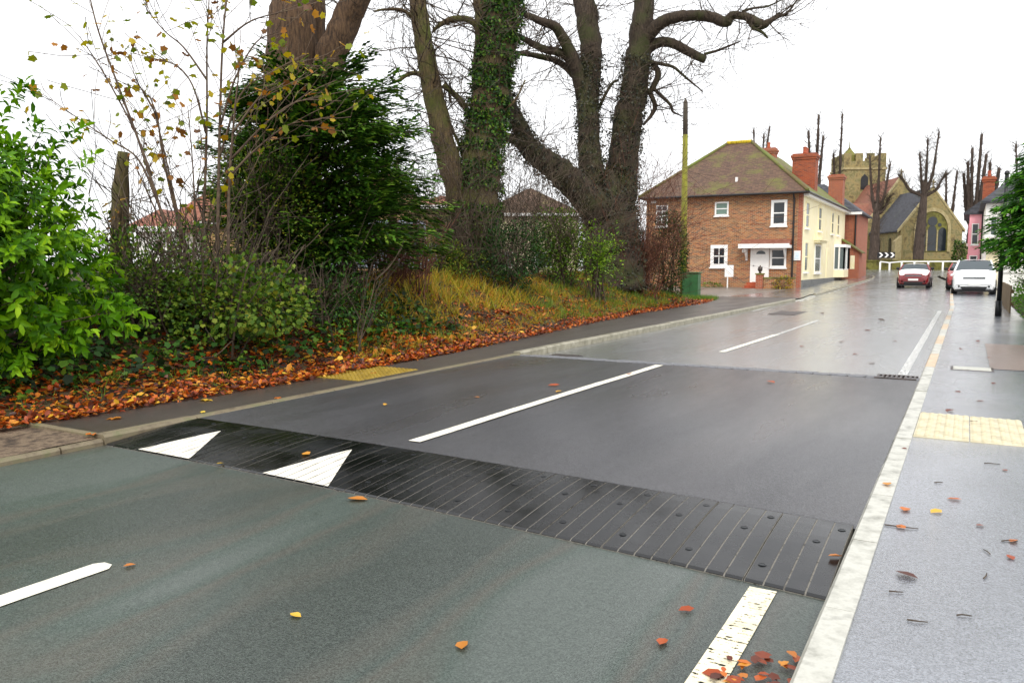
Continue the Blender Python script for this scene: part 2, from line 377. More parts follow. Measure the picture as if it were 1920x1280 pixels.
# dark raised table between the two ramps
mbt = MB(); n = 24
for i in range(n+1):
    x = RL+(RR-RL)*i/n
    for y, z in ((hump_y(x)+HW-.03, TZ-.012), (hump_y(x)+HW+.012, TZ), (7.5, TZ+.004), (10.72, TZ), (10.78, TZ-.01)):
        mbt.v.append((x, y, z))
mbt.f = [(i*5+j, (i+1)*5+j, (i+1)*5+j+1, i*5+j+1) for i in range(n) for j in range(4)]; mbt.m = [0]*len(mbt.f)
struct(mbt.build('raised_table', MAT['table'], smooth=True))
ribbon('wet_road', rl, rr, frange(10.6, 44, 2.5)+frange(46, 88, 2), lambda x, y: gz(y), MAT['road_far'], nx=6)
sheet('cross_road', [-80,-40,-20,-10,0,10,30,80], [86,90,94,97.2], lambda x, y: gz(y)+.004, MAT['road_far'])
# far ramp of stone setts, each a piece of its own
ramp_h = holder('sett_ramp', (-3.2, 11.1, 0))
sm = None
for r in range(3):
    x = RL+.03; k = 0
    while x < RR-.05:
        w = .2
        if sm is None:
            mb = MB().cbox(-.095, .095, -.1, .1, -.05, .0, .012); sm = mb.build('sett', MAT['sett'], ramp_h, local=True); o = sm
        else:
            o = sm.copy(); col.objects.link(o); o.parent = ramp_h
        o.location = (x+.1+(.1 if r % 2 else 0)+3.2-.1*(r % 2), 10.9+r*.215-11.1, .068-.022*r+rng.uniform(-.006, .004))
        o.rotation_euler = (-.1, rng.uniform(-.02, .02), rng.uniform(-.04, .04)); x += w+.006
# right pavement and its patches
PZ = 0.082
ribbon('pavement', lambda y: interp(y, [(30,-.33),(37,-.46),(60,-.8),(70,-1.75),(75,-2.05),(79,-1.2)]), lambda y: 1.35, frange(-12, 79, 1.5), lambda x, y: gz(y)+PZ, MAT['pave'], nx=4)
sheet('pavement_patch', [.32, .8, 1.34], [12.3, 13.5, 14.8, 16.3], lambda x, y: PZ+.004, MAT['patch'])
sheet('verge', [1.35, 1.6, 2.5, 5, 9], frange(-12, 50, 2), lambda x, y: gz(y)+PZ+.02+.12*S((x-1.35)/.6), MAT['soil'])
# left footway and driveway
ribbon('footpath', lambda y: pe(y)-.25, lambda y: RL-.125, frange(3.95, 36, .7), lambda x, y: .074, MAT['path'], nx=4)
ribbon('footpath', lambda y: interp(y, [(36,-9.6),(46,-8.5),(60,-8.5),(70,-8.5),(80,-13)]), lambda y: rl(y)-.12, frange(36, 80, 2), lambda x, y: gz(y)+.075, MAT['pave'], nx=3)
sheet('driveway', [-22, -17, -13, -10.5, -8.3], [33, 36, 40, 42, 44, 46, 48.2], lambda x, y: gz(y)+.069, MAT['fore'])
sheet('gravel_strip', frange(-7.3, RL-.07, .25), frange(-8, 3.9, .4), lambda x, y: .035+.02*math.sin(3*x+2*y)+.03*S((RL-x)/1.2), MAT['dirt'])

# kerbs, stone by stone
def kerb_run(xf, y0, y1, step, w, top, mats, base=-.12, side=1, face=0.0):
    h = holder('kerb', (xf(y0), y0, 0)); y = y0; i = 0
    while y < y1-.05:
        e = min(y+step, y1); a, b = xf(y), xf(e); g = .006
        z = gz(y); dz = rng.uniform(-.004, .004)
        mb = MB(); t = top+z+dz; c = .014
        x0, x1 = (a, a+w*side)
        sh = b-a
        def P(x, yy, zz): return (x+sh*(yy-y)/(e-y), yy, zz)
        f = .016*side
        pts = [(x0, base+z), (x1, base+z), (x1, t), (x0+f, t), (x0, t-.02)]
        mb.add([P(px, y+g, pz) for px, pz in pts]+[P(px, e-g, pz) for px, pz in pts],
               [(0,1,2,3,4), (9,8,7,6,5)]+[(k, 5+k, 5+(k+1) % 5, (k+1) % 5) for k in range(5)])
        m = mats[i % len(mats)] if not callable(mats) else mats(y)
        mb.build('kerb_stone', m, h); y = e; i += 1
K = MAT
kerb_run(lambda y: RR, -3.1, 11.2, .915, .125, .092, lambda y: K['kerb'])
kerb_run(lambda y: interp(y, [(30,RR),(37,-.58),(60,-.93)]), 11.2, 58, .915, .125, .094, lambda y: K['kerb_t'] if (int(y*1.3) % 5 in (0, 1)) else K['kerb'])
kerb_run(lambda y: RL, 3.92, 10.9, .915, .125, .079, lambda y: K['edging'], side=-1)
kerb_run(lambda y: rl(y), 10.9, 34, .915, .125, .11, lambda y: K['kerb_o'], side=-1)
kerb_run(lambda y: rl(y), 34, 41, .915, .125, .03, lambda y: K['kerb'], side=-1)
kerb_run(lambda y: rl(y), 41, 74, 1.5, .125, .1, lambda y: K['kerb_o'], side=-1)
kerb_run(lambda y: RL, -6.5, 3.92, .915, .06, .05, lambda y: K['edging'], side=-1)
h = holder('edging', (-6.5, 3.93, 0))
MB().cbox(-7.1, -6.16, 3.9, 3.96, -.05, .085, .01).build('kerb_stone', MAT['edging'], h)

# painted markings
def quadstrip(name, pts, mat, label=None):
    mb = MB(); mb.v = [p for p in pts]; mb.f = [tuple(range(len(pts)))]; mb.m = [0]
    return struct(mb.build(name, mat))
def dash(name, x0, y0, x1, y1, w, zf, mat, round_end=False):
    mb = MB(); n = max(2, int((y1-y0)/.5))
    for i in range(n+1):
        t = i/n; x = lerp(x0, x1, t); y = lerp(y0, y1, t); hw = w/2
        if round_end and i == n: hw *= .45
        jl, jr = rng.uniform(-.004, .004), rng.uniform(-.004, .004)
        mb.v += [(x-hw+jl, y, zf(x-hw, y)), (x+hw+jr, y, zf(x+hw, y))]
        if round_end and i == n-1:
            y2 = y1-.04; mb.v += [(x1-w/2, y2, zf(x, y2)), (x1+w/2, y2, zf(x, y2))]
    k = len(mb.v)//2
    mb.f = [(2*i, 2*i+1, 2*i+3, 2*i+2) for i in range(k-1)]; mb.m = [0]*(k-1)
    return struct(mb.build(name, mat))
tz = lambda x, y: TZ+.0085+(.004 if 6 < y < 9 else 0)
dash('centre_line', -3.62, -3.5, -3.58, 2.32, .125, lambda x, y: .005, MAT['white_line'], True)
dash('centre_line', -3.72, 5.0, -3.66, 10.6, .115, tz, MAT['white_line'])
dash('centre_line', -3.54, 13.4, -3.45, 17.4, .11, lambda x, y: .005, MAT['white_line'])
dash('centre_line', -3.44, 17.4, -3.40, 22.5, .09, lambda x, y: .005, MAT['white_old'])
dash('edge_line', -.73, -4, -.73, 3.58, .12, lambda x, y: .005, MAT['white_worn'])
dash('edge_line', -.69, 11.75, -.72, 29, .11, lambda x, y: .005, MAT['white_old'])
dash('edge_line', -5.93, 26, -6.2, 34, .08, lambda x, y: .005, MAT['white_old'])
y = 34.3
while y < 62:
    dash('give_way_line', rl(y)+.12, y, rl(y+.9)+.12, y+.9, .09, lambda x, y: gz(y)+.005, MAT['white_old']); y += 1.6

# ------------------------------------------------------------------ rubber speed ramp
def prof(t):                      # height across the ramp, 0 near edge .. 1 table edge
    return .014+(TZ+.004-.014)*math.sin(t*PI/2)**1.15
hump = thing('speed_ramp', 'black rubber speed ramp with grooved strips and two white triangles across the road', 'speed ramp', (-3.2, 3.7, 0))
NS = 60; sw = (RR-RL-.03)/NS
TT = [0, .02, .12, .25, .4, .55, .7, .85, .97, 1]
def strip_mb(xa, xb, drop=0.0):
    mb = MB()
    for x in (xa, xb):
        for t in TT:
            z = prof(t)-drop-(.006 if t in (0, 1) else 0); mb.v.append((x, hump_y(x)+HW*t, z))
        for t in (1, 0): mb.v.append((x, hump_y(x)+HW*t, -.03))
    k = len(TT)+2
    mb.f = [(i, i+1, k+i+1, k+i) for i in range(k-1)]+[(k-1, 0, k, 2*k-1), tuple(range(k))[::-1], tuple(range(k, 2*k))]
    mb.m = [0]*len(mb.f); return mb
for p in range(NS//4):
    xa = RL+.015+p*4*sw; xb = xa+4*sw
    base = strip_mb(xa+.003, xb-.003, .0035).build('panel', MAT['rubber_joint'], hump)
    for s in range(4):
        a = xa+s*sw+(.006 if s == 0 else .0042); b = xa+(s+1)*sw-(.006 if s == 3 else .0042)
        strip_mb(a, b, rng.uniform(0, .0015)).build('strip', MAT['rubber'], base)
    for (u, t) in ((.5, .2), (2.5, .62), (3.5, .86)):
        x = xa+u*sw; z = prof(t)
        MB().lathe([(.02, -.004), (.02, .001), (.014, .002), (.012, .0005), (.002, .0005)], (x, hump_y(x)+HW*t, z), 10).build('bolt', MAT['bolt'], base)
def tri(ax, bx, cx, ct, name):
    mb = MB(); R = 14; nu = 8
    for j in range(R+1):
        t = .004+ct*j/R; f = j/R
        l_, r_ = lerp(ax, cx, f), lerp(bx, cx, f)
        for i in range(nu+1):
            x = lerp(l_, r_, i/nu); mb.v.append((x, hump_y(x)+HW*t, prof(t)+.0035))
    mb.f = [(j*(nu+1)+i, j*(nu+1)+i+1, (j+1)*(nu+1)+i+1, (j+1)*(nu+1)+i) for j in range(R) for i in range(nu)]; mb.m = [0]*len(mb.f)
    mb.build(name, MAT['white_tri'], hump)
tri(-5.60, -4.99, -5.40, .68, 'white_triangle'); tri(-4.20, -3.57, -3.98, .74, 'white_triangle')

# ------------------------------------------------------------------ blister paving
def tactile(name, x0, y0, nx, ny, z, mat):
    h = holder(name, (x0, y0, z)); first = None
    for i in range(nx):
        for j in range(ny):
            if first is None:
                mb = MB().cbox(.003, .397, .003, .397, -.03, .004, .004)
                for a in range(6):
                    for b in range(6): mb.lathe([(.021, .003), (.018, .009), (.010, .011)], (.033+a*.0668, .033+b*.0668, 0), 8)
                first = mb.build('paving_slab', mat, h, local=True); o = first
            else:
                o = first.copy(); col.objects.link(o); o.parent = h
            o.location = (i*.4, j*.4, rng.uniform(-.001, .002))
tactile('tactile_paving', -.325, 7.1, 2, 3, PZ+.003, MAT['tact_r'])
tactile('tactile_paving', -7.08, 7.35, 2, 3, .078, MAT['tact_l'])

# ------------------------------------------------------------------ leaves and branches
# leaf outlines: points (along, across, lift) and faces
LEAF = dict(
    oval=([(0,0,0),(.3,.2,.05),(.3,-.2,.05),(.62,.24,.04),(.62,-.24,.04),(1,0,-.08),(.3,0,-.02),(.62,0,-.03)], [(0,6,1),(0,2,6),(6,7,3,1),(2,4,7,6),(7,5,3),(4,5,7)]),
    laurel=([(0,0,0),(.28,.17,.07),(.28,-.17,.07),(.65,.19,.03),(.65,-.19,.03),(1,0,-.16),(.28,0,.02),(.65,0,-.03)], [(0,6,1),(0,2,6),(6,7,3,1),(2,4,7,6),(7,5,3),(4,5,7)]),
    diamond=([(0,0,0),(.45,.3,.06),(1,0,-.05),(.45,-.3,.06)], [(0,3,2),(0,2,1)]),
    spray=([(0,0,0),(.25,.16,0),(.5,.05,-.02),(.7,.13,-.04),(1,0,-.1),(.7,-.13,-.04),(.5,-.05,-.02),(.25,-.16,0)], [(0,7,6,2,1),(2,6,5,4,3)]),
    maple=([(0,0,0),(.06,.4,.03),(.36,.36,.06),(.62,.48,-.08),(.7,.27,.02),(1,.04,-.1),(.7,-.29,.02),(.58,-.5,-.06),(.36,-.37,.05),(.08,-.38,.03),(.4,0,-.04)],
           [(0,10,2,1),(10,4,3,2),(10,5,4),(10,6,5),(10,8,7,6),(0,9,8,10)]),
    curl=([(0,0,0),(.26,.27,.10),(.32,-.24,.07),(.7,.3,.12),(.62,-.31,.05),(1,.05,.06),(.3,0,0),(.66,0,.02)], [(0,6,1),(0,2,6),(6,7,3,1),(2,4,7,6),(7,5,3),(4,5,7)]),
    blade=([(0,.022,0),(0,-.022,0),(.5,.018,.03),(.5,-.018,.03),(1,0,-.14)], [(0,1,3,2),(2,3,4)]),
    clump=([(0,0,0),(.5,.35,.1),(.9,.1,-.05),(.5,-.35,.1),(.35,.1,.4),(.55,0,-.4),(.1,.3,-.2),(.3,-.3,.3)], [(0,3,2,1),(0,4,2,5),(6,4,7,5)]),
)
def unit(a): return a/np.maximum(1e-9, np.linalg.norm(a, axis=1, keepdims=True))
def leaves(name, P, D, N, size, kind, mat, parent, rnd=None, curlvar=0.5):
    P = np.asarray(P, float); n = len(P)
    D = unit(np.asarray(D, float)); N = np.asarray(N, float); N = unit(N-D*(N*D).sum(1, keepdims=True)+1e-6); Sd = np.cross(N, D)
    tv, tf = LEAF[kind]; tv = np.array(tv); k = len(tv)
    size = np.broadcast_to(np.asarray(size, float), (n,))[:, None, None]
    wv = (1+curlvar*nr.standard_normal((n, 1, 1)))
    V = P[:, None, :]+size*(tv[None, :, 0:1]*D[:, None, :]+tv[None, :, 1:2]*Sd[:, None, :]+tv[None, :, 2:3]*N[:, None, :]*wv)
    off = np.array(wpos(parent)) if parent is not None else np.zeros(3)
    loc = Vector((0, 0, 0))
    if parent is None:
        lo, hi = V.reshape(-1, 3).min(0), V.reshape(-1, 3).max(0); off = np.array([(lo[0]+hi[0])/2, (lo[1]+hi[1])/2, lo[2]]); loc = Vector(off)
    V = (V-off).reshape(-1, 3)
    lt = np.array([len(f) for f in tf]); li = np.concatenate([np.array(f) for f in tf])
    loops = (np.arange(n)[:, None]*k+li[None, :]).ravel(); tot = np.tile(lt, n); start = np.concatenate([[0], np.cumsum(tot)[:-1]])
    me = bpy.data.meshes.new(name)
    me.vertices.add(len(V)); me.vertices.foreach_set('co', V.ravel())
    me.loops.add(len(loops)); me.loops.foreach_set('vertex_index', loops.astype(np.int32))
    me.polygons.add(len(tot)); me.polygons.foreach_set('loop_start', start.astype(np.int32)); me.polygons.foreach_set('loop_total', tot.astype(np.int32))
    me.update(calc_edges=True)
    a = me.attributes.new('rnd', 'FLOAT', 'POINT')
    rv = nr.random(n) if rnd is None else np.asarray(rnd, float)
    a.data.foreach_set('value', np.repeat(np.clip(rv, 0, 1), k).astype(np.float32))
    me.materials.append(mat)
    o = bpy.data.objects.new(name, me); col.objects.link(o); o.location = loc
    if parent is not None: o.parent = parent
    return o
def rdir(n): return unit(nr.standard_normal((n, 3)))
def lumps(U, seed, amp=.22, fr=3.0):
    r = np.random.default_rng(seed); out = np.zeros(len(U))
    for k in range(7):
        a = unit(r.standard_normal((1, 3)))[0]; out += np.sin(fr*(1+.6*k)*(U@a)+r.uniform(0, 6.3))/(1+.5*k)
    return 1+amp*out/2.2
def crown(c, rad, n, seed, shell=.45, amp=.2, fr=3.0, low=-1.0):
    """points through a lumpy ellipsoid, denser near its skin; returns points and outward directions"""
    U = rdir(int(n*1.6)); U = U[U[:, 2] > low][:n]
    L = lumps(U, seed, amp, fr); f = 1-shell*nr.random(len(U))**1.6
    P = np.array(c)+U*np.array(rad)*(L*f)[:, None]
    return P, unit(U/np.array(rad)*min(rad))
def limb_pts(pts, k=5):
    """smooth a control line (Catmull-Rom)"""
    P = [Vector(p) for p in pts]; P = [P[0]*2-P[1]]+P+[P[-1]*2-P[-2]]; out = []
    for i in range(1, len(P)-2):
        for j in range(k):
            t = j/k; a, b, c, d = P[i-1], P[i], P[i+1], P[i+2]
            out.append(.5*((2*b)+(c-a)*t+(2*a-5*b+4*c-d)*t*t+(3*b-a-3*c+d)*t**3))
    out.append(P[-2]); return out
def radii(r, n):
    return [interp(i/(n-1)*(len(r)-1), [(k, v) for k, v in enumerate(r)]) for i in range(n)]
def twig(mb, p, d, L, r, lev, rg, up=.15, jit=.3, kids=(2, 4), n=5, tips=None, shrink=.62):
    pts = [Vector(p)]; d = Vector(d).normalized(); seg = L/n; dirs = []
    for i in range(n):
        d = (d+Vector((rg.gauss(0, jit), rg.gauss(0, jit), rg.gauss(0, jit)+up))*.5).normalized()
        pts.append(pts[-1]+d*seg); dirs.append(d.copy())
    mb.tube(pts, [max(min(r, .005), r*(1-.75*i/n)) for i in range(n+1)], 3 if r < .02 else 5, cap=False)
    if tips is not None: tips += [(pts[i+1], dirs[i]) for i in range(n)]
    if lev > 0:
        for _ in range(rg.randint(*kids)):
            i = rg.randint(1, n); q = pts[i]
            e = (dirs[i-1]+Vector((rg.gauss(0, .75), rg.gauss(0, .75), rg.gauss(0, .75)))).normalized()
            twig(mb, q, e, L*shrink*rg.uniform(.7, 1.2), r*.5, lev-1, rg, up, jit, kids, max(3, n-1), tips, shrink)

def bark_mat(name, cols, ridge=26, moss=None):
    m, n, l, b = new_mat(name)
    tc = n.new('ShaderNodeTexCoord'); mp = n.new('ShaderNodeMapping'); mp.inputs['Scale'].default_value = (1, 1, .16); l.new(tc.outputs['Object'], mp.inputs[0])
    v = n.new('ShaderNodeTexNoise'); v.inputs['Scale'].default_value = ridge; v.inputs['Detail'].default_value = 6; v.inputs['Roughness'].default_value = .7; l.new(mp.outputs[0], v.inputs[0])
    r = ramp(n, [srgb(c) for c in cols], [.3+.4*i/(len(cols)-1) for i in range(len(cols))]); l.new(v.outputs[0], r.inputs[0]); cur = r.outputs[0]
    if moss:
        no = n.new('ShaderNodeTexNoise'); no.inputs['Scale'].default_value = 1.6; no.inputs['Detail'].default_value = 7; l.new(tc.outputs['Object'], no.inputs[0])
        rr_ = ramp(n, [(0,0,0,1),(.75,.75,.75,1)], [.46, .66]); l.new(no.outputs[0], rr_.inputs[0])
        mx = n.new('ShaderNodeMixRGB'); l.new(rr_.outputs[0], mx.inputs[0]); l.new(cur, mx.inputs[1]); mx.inputs[2].default_value = srgb(moss); cur = mx.outputs[0]
    l.new(cur, b.inputs['Base Color']); b.inputs['Roughness'].default_value = .9
    bp = n.new('ShaderNodeBump'); bp.inputs['Strength'].default_value = .9; bp.inputs['Distance'].default_value = .04; l.new(v.outputs[0], bp.inputs['Height']); l.new(bp.outputs[0], b.inputs['Normal'])
    return m
MAT.update(
    bark=bark_mat('lime_bark', ['#1a120b', '#3f2d1d', '#5c4530', '#6a5438']),
    bark_g=bark_mat('mossy_bark', ['#2a2216', '#564630', '#7a6744'], moss='#566022'),
    bark_d=bark_mat('dark_damp_bark', ['#1c1611', '#3e3328', '#5a4c3c'], moss='#40461f'),
    bark_p=bark_mat('pollard_bark', ['#2a211c', '#463a32', '#5e5046'], ridge=12),
    twig=M('bare_twig', ['#2c241c', '#463a2e', '#5c4e3c'], scale=8, rough=.85),
    twig_r=M('bare_twig_reddish', ['#3a2118', '#5a3526', '#7a5039'], scale=8, rough=.85),
    stem_y=M('sapling_stem', ['#3a2c22', '#584638', '#6a5c44'], scale=12, rough=.8),
    ivy=leaf_mat('ivy_leaf', ['#0f2108', '#1c3a0e', '#2c5416', '#48701c', '#687d22'], .5, .18, spec=.25),
    ivy_d=leaf_mat('ivy_leaf_dark', ['#0e1408', '#1c230f', '#2b3217', '#3e3a1c', '#4a4a22'], .5, .12),
    laurel=leaf_mat('laurel_leaf', ['#1a3c05', '#346006', '#548608', '#7aaa10', '#a6c824'], .5, .3, spec=.2),
    yew=leaf_mat('conifer_spray', ['#15290a', '#264410', '#396218', '#517a20', '#748e2c'], .6, .2, spec=.15),
    cypress=leaf_mat('cypress_spray', ['#17380c', '#275614', '#38701c', '#4e8a20', '#6fa02c'], .6, .25, spec=.15),
    bramble=leaf_mat('bramble_leaf', ['#1d3a0c', '#3a5a12', '#56741a', '#75882a', '#8f8020', '#7a4a1c'], .55, .25, spec=.25),
    lime=leaf_mat('bright_shrub_leaf', ['#35580f', '#5a8414', '#7da31c', '#9dbb2a'], .4, .3),
    autumn=leaf_mat('yellowing_leaf', ['#56700e', '#7c8c10', '#a0a014', '#c2ac18', '#b0741c', '#6c4420'], .5, .4),
    litter=leaf_mat('fallen_leaf', ['#3a190b', '#702c0c', '#9a3e0e', '#b85212', '#cc6a14', '#bc7228', '#d8942a', '#dfbf3e'], .45, .2),
    grass=leaf_mat('bank_grass', ['#5c6a10', '#8a8e16', '#b4a41e', '#c8a42c', '#b47c2c', '#6c8c1e'], .6, .3),
    grass_g=leaf_mat('green_tuft', ['#33560d', '#4a7012', '#6a8a1c', '#8a9a2a'], .5, .3),
    shrub_r=leaf_mat('clipped_shrub_leaf', ['#2f6a0c', '#4f8f14', '#70ad20', '#93c238'], .35, .3),
)

# leaf litter, grass and weeds on the bank
def on_bank(n, y0, y1, tmin, tmax, power=1.0, bias=1.0):
    Y = y0+(y1-y0)*nr.random(n)**bias; T = tmin+(tmax-tmin)*nr.random(n)**power
    X = np.array([pe(y) for y in Y])-T
    Z = np.array([max(terr(x, y), .078) for x, y in zip(X, Y)])
    return np.stack([X, Y, Z], 1)
def litter(n, y0, y1, tmin, tmax, power, bias, s0, s1, hue=(0, 1)):
    P = on_bank(n, y0, y1, tmin, tmax, power, bias); P[:, 2] += .008+.03*nr.random(n)
    D = rdir(n); D[:, 2] *= .35; N = rdir(n)*.55+np.array([0, 0, 1.0])
    return P, D, N, s0+(s1-s0)*nr.random(n), hue[0]+(hue[1]-hue[0])*nr.random(n)**1.7
A = [litter(10500, .3, 12, -.10, 1.5, 1.5, 1.0, .04, .085, (0, .95)), litter(9000, 9, 32, -.12, 1.3, 1.3, 1.0, .05, .09, (0, .8)),
     litter(9000, 2, 30, .9, 3.8, 1.0, 1.0, .06, .1, (0, .85)), litter(500, .5, 16, -.05, 2.0, 1.0, 1.0, .09, .15, (.7, 1))]
stuff(tag(leaves('leaf_litter', *[np.concatenate([a[i] for a in A]) for i in (0, 1, 2)], np.concatenate([a[3] for a in A]), 'curl', MAT['litter'], None, np.concatenate([a[4] for a in A])),
      'thick orange and brown fallen leaves along the foot of the bank', 'leaf litter'))
def blades(n, y0, y1, t0, t1, h0, h1, power=1.0, lean=.5):
    c = on_bank(max(1, n//14), y0, y1, t0, t1, power); P = np.repeat(c, 14, 0)[:n]; P[:, :2] += nr.normal(0, .07, (len(P), 2)); 
    D = rdir(len(P))*lean+np.array([0, 0, 1.0]); return P, D, rdir(len(P)), h0+(h1-h0)*nr.random(len(P))
A = [blades(14000, 9, 28, .4, 3.4, .08, .22, 1, .9), blades(2600, 11, 19, 1.4, 3.4, .18, .42, 1, .7)]
g = [np.concatenate([a[i] for a in A]) for i in range(4)]
stuff(tag(leaves('bank_grass', g[0], g[1], g[2], g[3], 'blade', MAT['grass'], None), 'yellowing rough grass growing over the roadside bank', 'grass'))
A = [blades(6500, 17, 33, .35, 2.4, .12, .26), blades(900, 1, 12, .25, 1.5, .06, .2, 1, .9), blades(1600, 31, 34, -.1, 1.2, .1, .22)]
g = [np.concatenate([a[i] for a in A]) for i in range(4)]
stuff(tag(leaves('green_grass', g[0], g[1], g[2], g[3], 'blade', MAT['grass_g'], None), 'fresh green grass tufts among the fallen leaves', 'grass'))
# low ivy, nettles and seedlings in the shade of the bank
P = on_bank(9500, 1.5, 12.5, .75, 4.6); n = len(P); P[:, 2] += .02+.3*nr.random(n)**2
stuff(tag(leaves('ground_ivy', P, rdir(n)*np.array([1, 1, .5]), rdir(n)*.6+np.array([.25, 0, 1.0]), .05+.06*nr.random(n), 'maple', MAT['ivy'], None, nr.random(n)**1.4), 'dark ivy and seedlings covering the bank under the shrubs', 'ground cover'))

# ------------------------------------------------------------------ shrubs
def shrub(name, label, cat, c, rad, nleaf, size, kind, lmat, seed, stems=10, smat=None, shell=.5, amp=.22, up=.2, low=-1.0, base=None, group=None, droop=0.0, fr=3.0, out=1.0, hue=None):
    b = base if base is not None else (c[0], c[1], terr(c[0], c[1]))
    t = thing(name, label, cat, b, 0, group); rg = random.Random(seed)
    mb = MB()
    for i in range(stems):
        a = rg.uniform(0, 2*PI); e = Vector((c[0]+rad[0]*.75*math.cos(a)*rg.random(), c[1]+rad[1]*.75*math.sin(a)*rg.random(), c[2]+rad[2]*rg.uniform(.1, .75)))
        p = Vector(b)+Vector((rg.gauss(0, .12), rg.gauss(0, .12), -.05)); m_ = (p+e)/2+Vector((rg.gauss(0, .12), rg.gauss(0, .12), .1))
        pts = limb_pts([p, m_, e], 4); r = rg.uniform(.012, .03); mb.tube(pts, [r*(1-.7*k/(len(pts)-1)) for k in range(len(pts))], 5)
        for k in range(3): twig(mb, pts[rg.randint(3, len(pts)-1)], (e-p).normalized()+Vector((rg.gauss(0, .6), rg.gauss(0, .6), .1)), rad[2]*.5, r*.5, 1, rg)
    mb.build('stems', smat or MAT['twig'], t)
    P, O = crown(c, rad, nleaf, seed, shell, amp, fr, low)
    n = len(P); D = O*out+rdir(n)*.7+np.array([0, 0, up-droop]); N = O*.7+rdir(n)*.5+np.array([0, 0, .9])
    sz = size[0]+(size[1]-size[0])*nr.random(n)
    rv = nr.random(n)
    if hue is not None: rv = hue[0]+(hue[1]-hue[0])*rv
    leaves('foliage', P, D, N, sz, kind, lmat, t, rv)
    return t
# cherry laurel at the near end of the bank: leafy shoots, each a whorl of long glossy leaves
def laurel():
    t = thing('laurel_bush', 'large glossy green laurel bush at the near end of the bank', 'bush', (-9.5, 4.0, terr(-9.5, 4.0)))
    rg = random.Random(5); mb = MB(); c = np.array([-9.35, 4.1, 1.72]); rad = np.array([1.55, 1.95, 1.55])
    n = 2600; U = rdir(n*2); U = U[U[:, 2] > -.82][:n]; L = lumps(U, 31, .16, 2.6)
    Pt = c+U*rad*(L*(1-.55*nr.random(len(U))**1.5))[:, None]
    # taller leader shoots and low skirts
    ex = [at(x, y, d) for x, y, d in ((25,180,9.2),(40,150,9.3),(70,235,9.1),(10,260,9.0),(95,262,9.0),(140,255,9.2),(30,310,8.9),(120,310,8.9),(60,270,9.0),(160,300,8.9),(215,575,7.9),(240,590,7.9),(225,560,8.0),(190,600,7.8),(110,650,7.7),(60,670,7.7),(20,690,7.6),(150,640,7.8),(85,600,7.7),(10,590,7.7))]
    ex = [Vector(e)+Vector((rg.gauss(0, .07), rg.gauss(0, .07), rg.gauss(0, .07))) for e in ex for _ in range(4)]
    Pt = np.concatenate([Pt, np.array([tuple(e) for e in ex])]); O = unit((Pt-c)/rad)
    PP, DD, NN, SS, RV = [], [], [], [], []
    for p, o in zip(Pt, O):
        ax = unit((o+np.array([0, 0, .25 if o[2] > -.2 else -.2])+nr.normal(0, .25, 3))[None])[0]; k = rg.randint(7, 10); L = rg.uniform(.12, .2)
        a0 = rg.uniform(0, 6.28); s1 = np.cross(ax, [.3, .2, .9]); s1 /= np.linalg.norm(s1); s2 = np.cross(ax, s1); tone = rg.random()
        for j in range(k):
            f = j/k; an = a0+j*2.4; rd = s1*math.cos(an)+s2*math.sin(an)
            PP.append(p-ax*L*(1-f)); DD.append(rd*(1.1-.65*f)+ax*(.45+.5*f)-np.array([0, 0, .28])); NN.append(ax+np.array([0, 0, .6])+rd*-.3)
            SS.append(rg.uniform(.075, .145)); RV.append(.1+.6*tone+.4*rg.random()*f)
    leaves('foliage', PP, DD, NN, SS, 'laurel', MAT['laurel'], t, RV, .35)
    b = Vector((-9.5, 4.0, terr(-9.5, 4.0)-.05))
    for p in Pt[::18]:
        m_ = b.lerp(Vector(p), .5)+Vector((rg.gauss(0, .15), rg.gauss(0, .15), .1))
        mb.tube(limb_pts([b+Vector((rg.gauss(0, .15), rg.gauss(0, .2), 0)), m_, Vector(p)], 3), [.02, .018, .015, .012, .008, .006, .004], 4)
    mb.build('stems', MAT['twig'], t)
laurel()

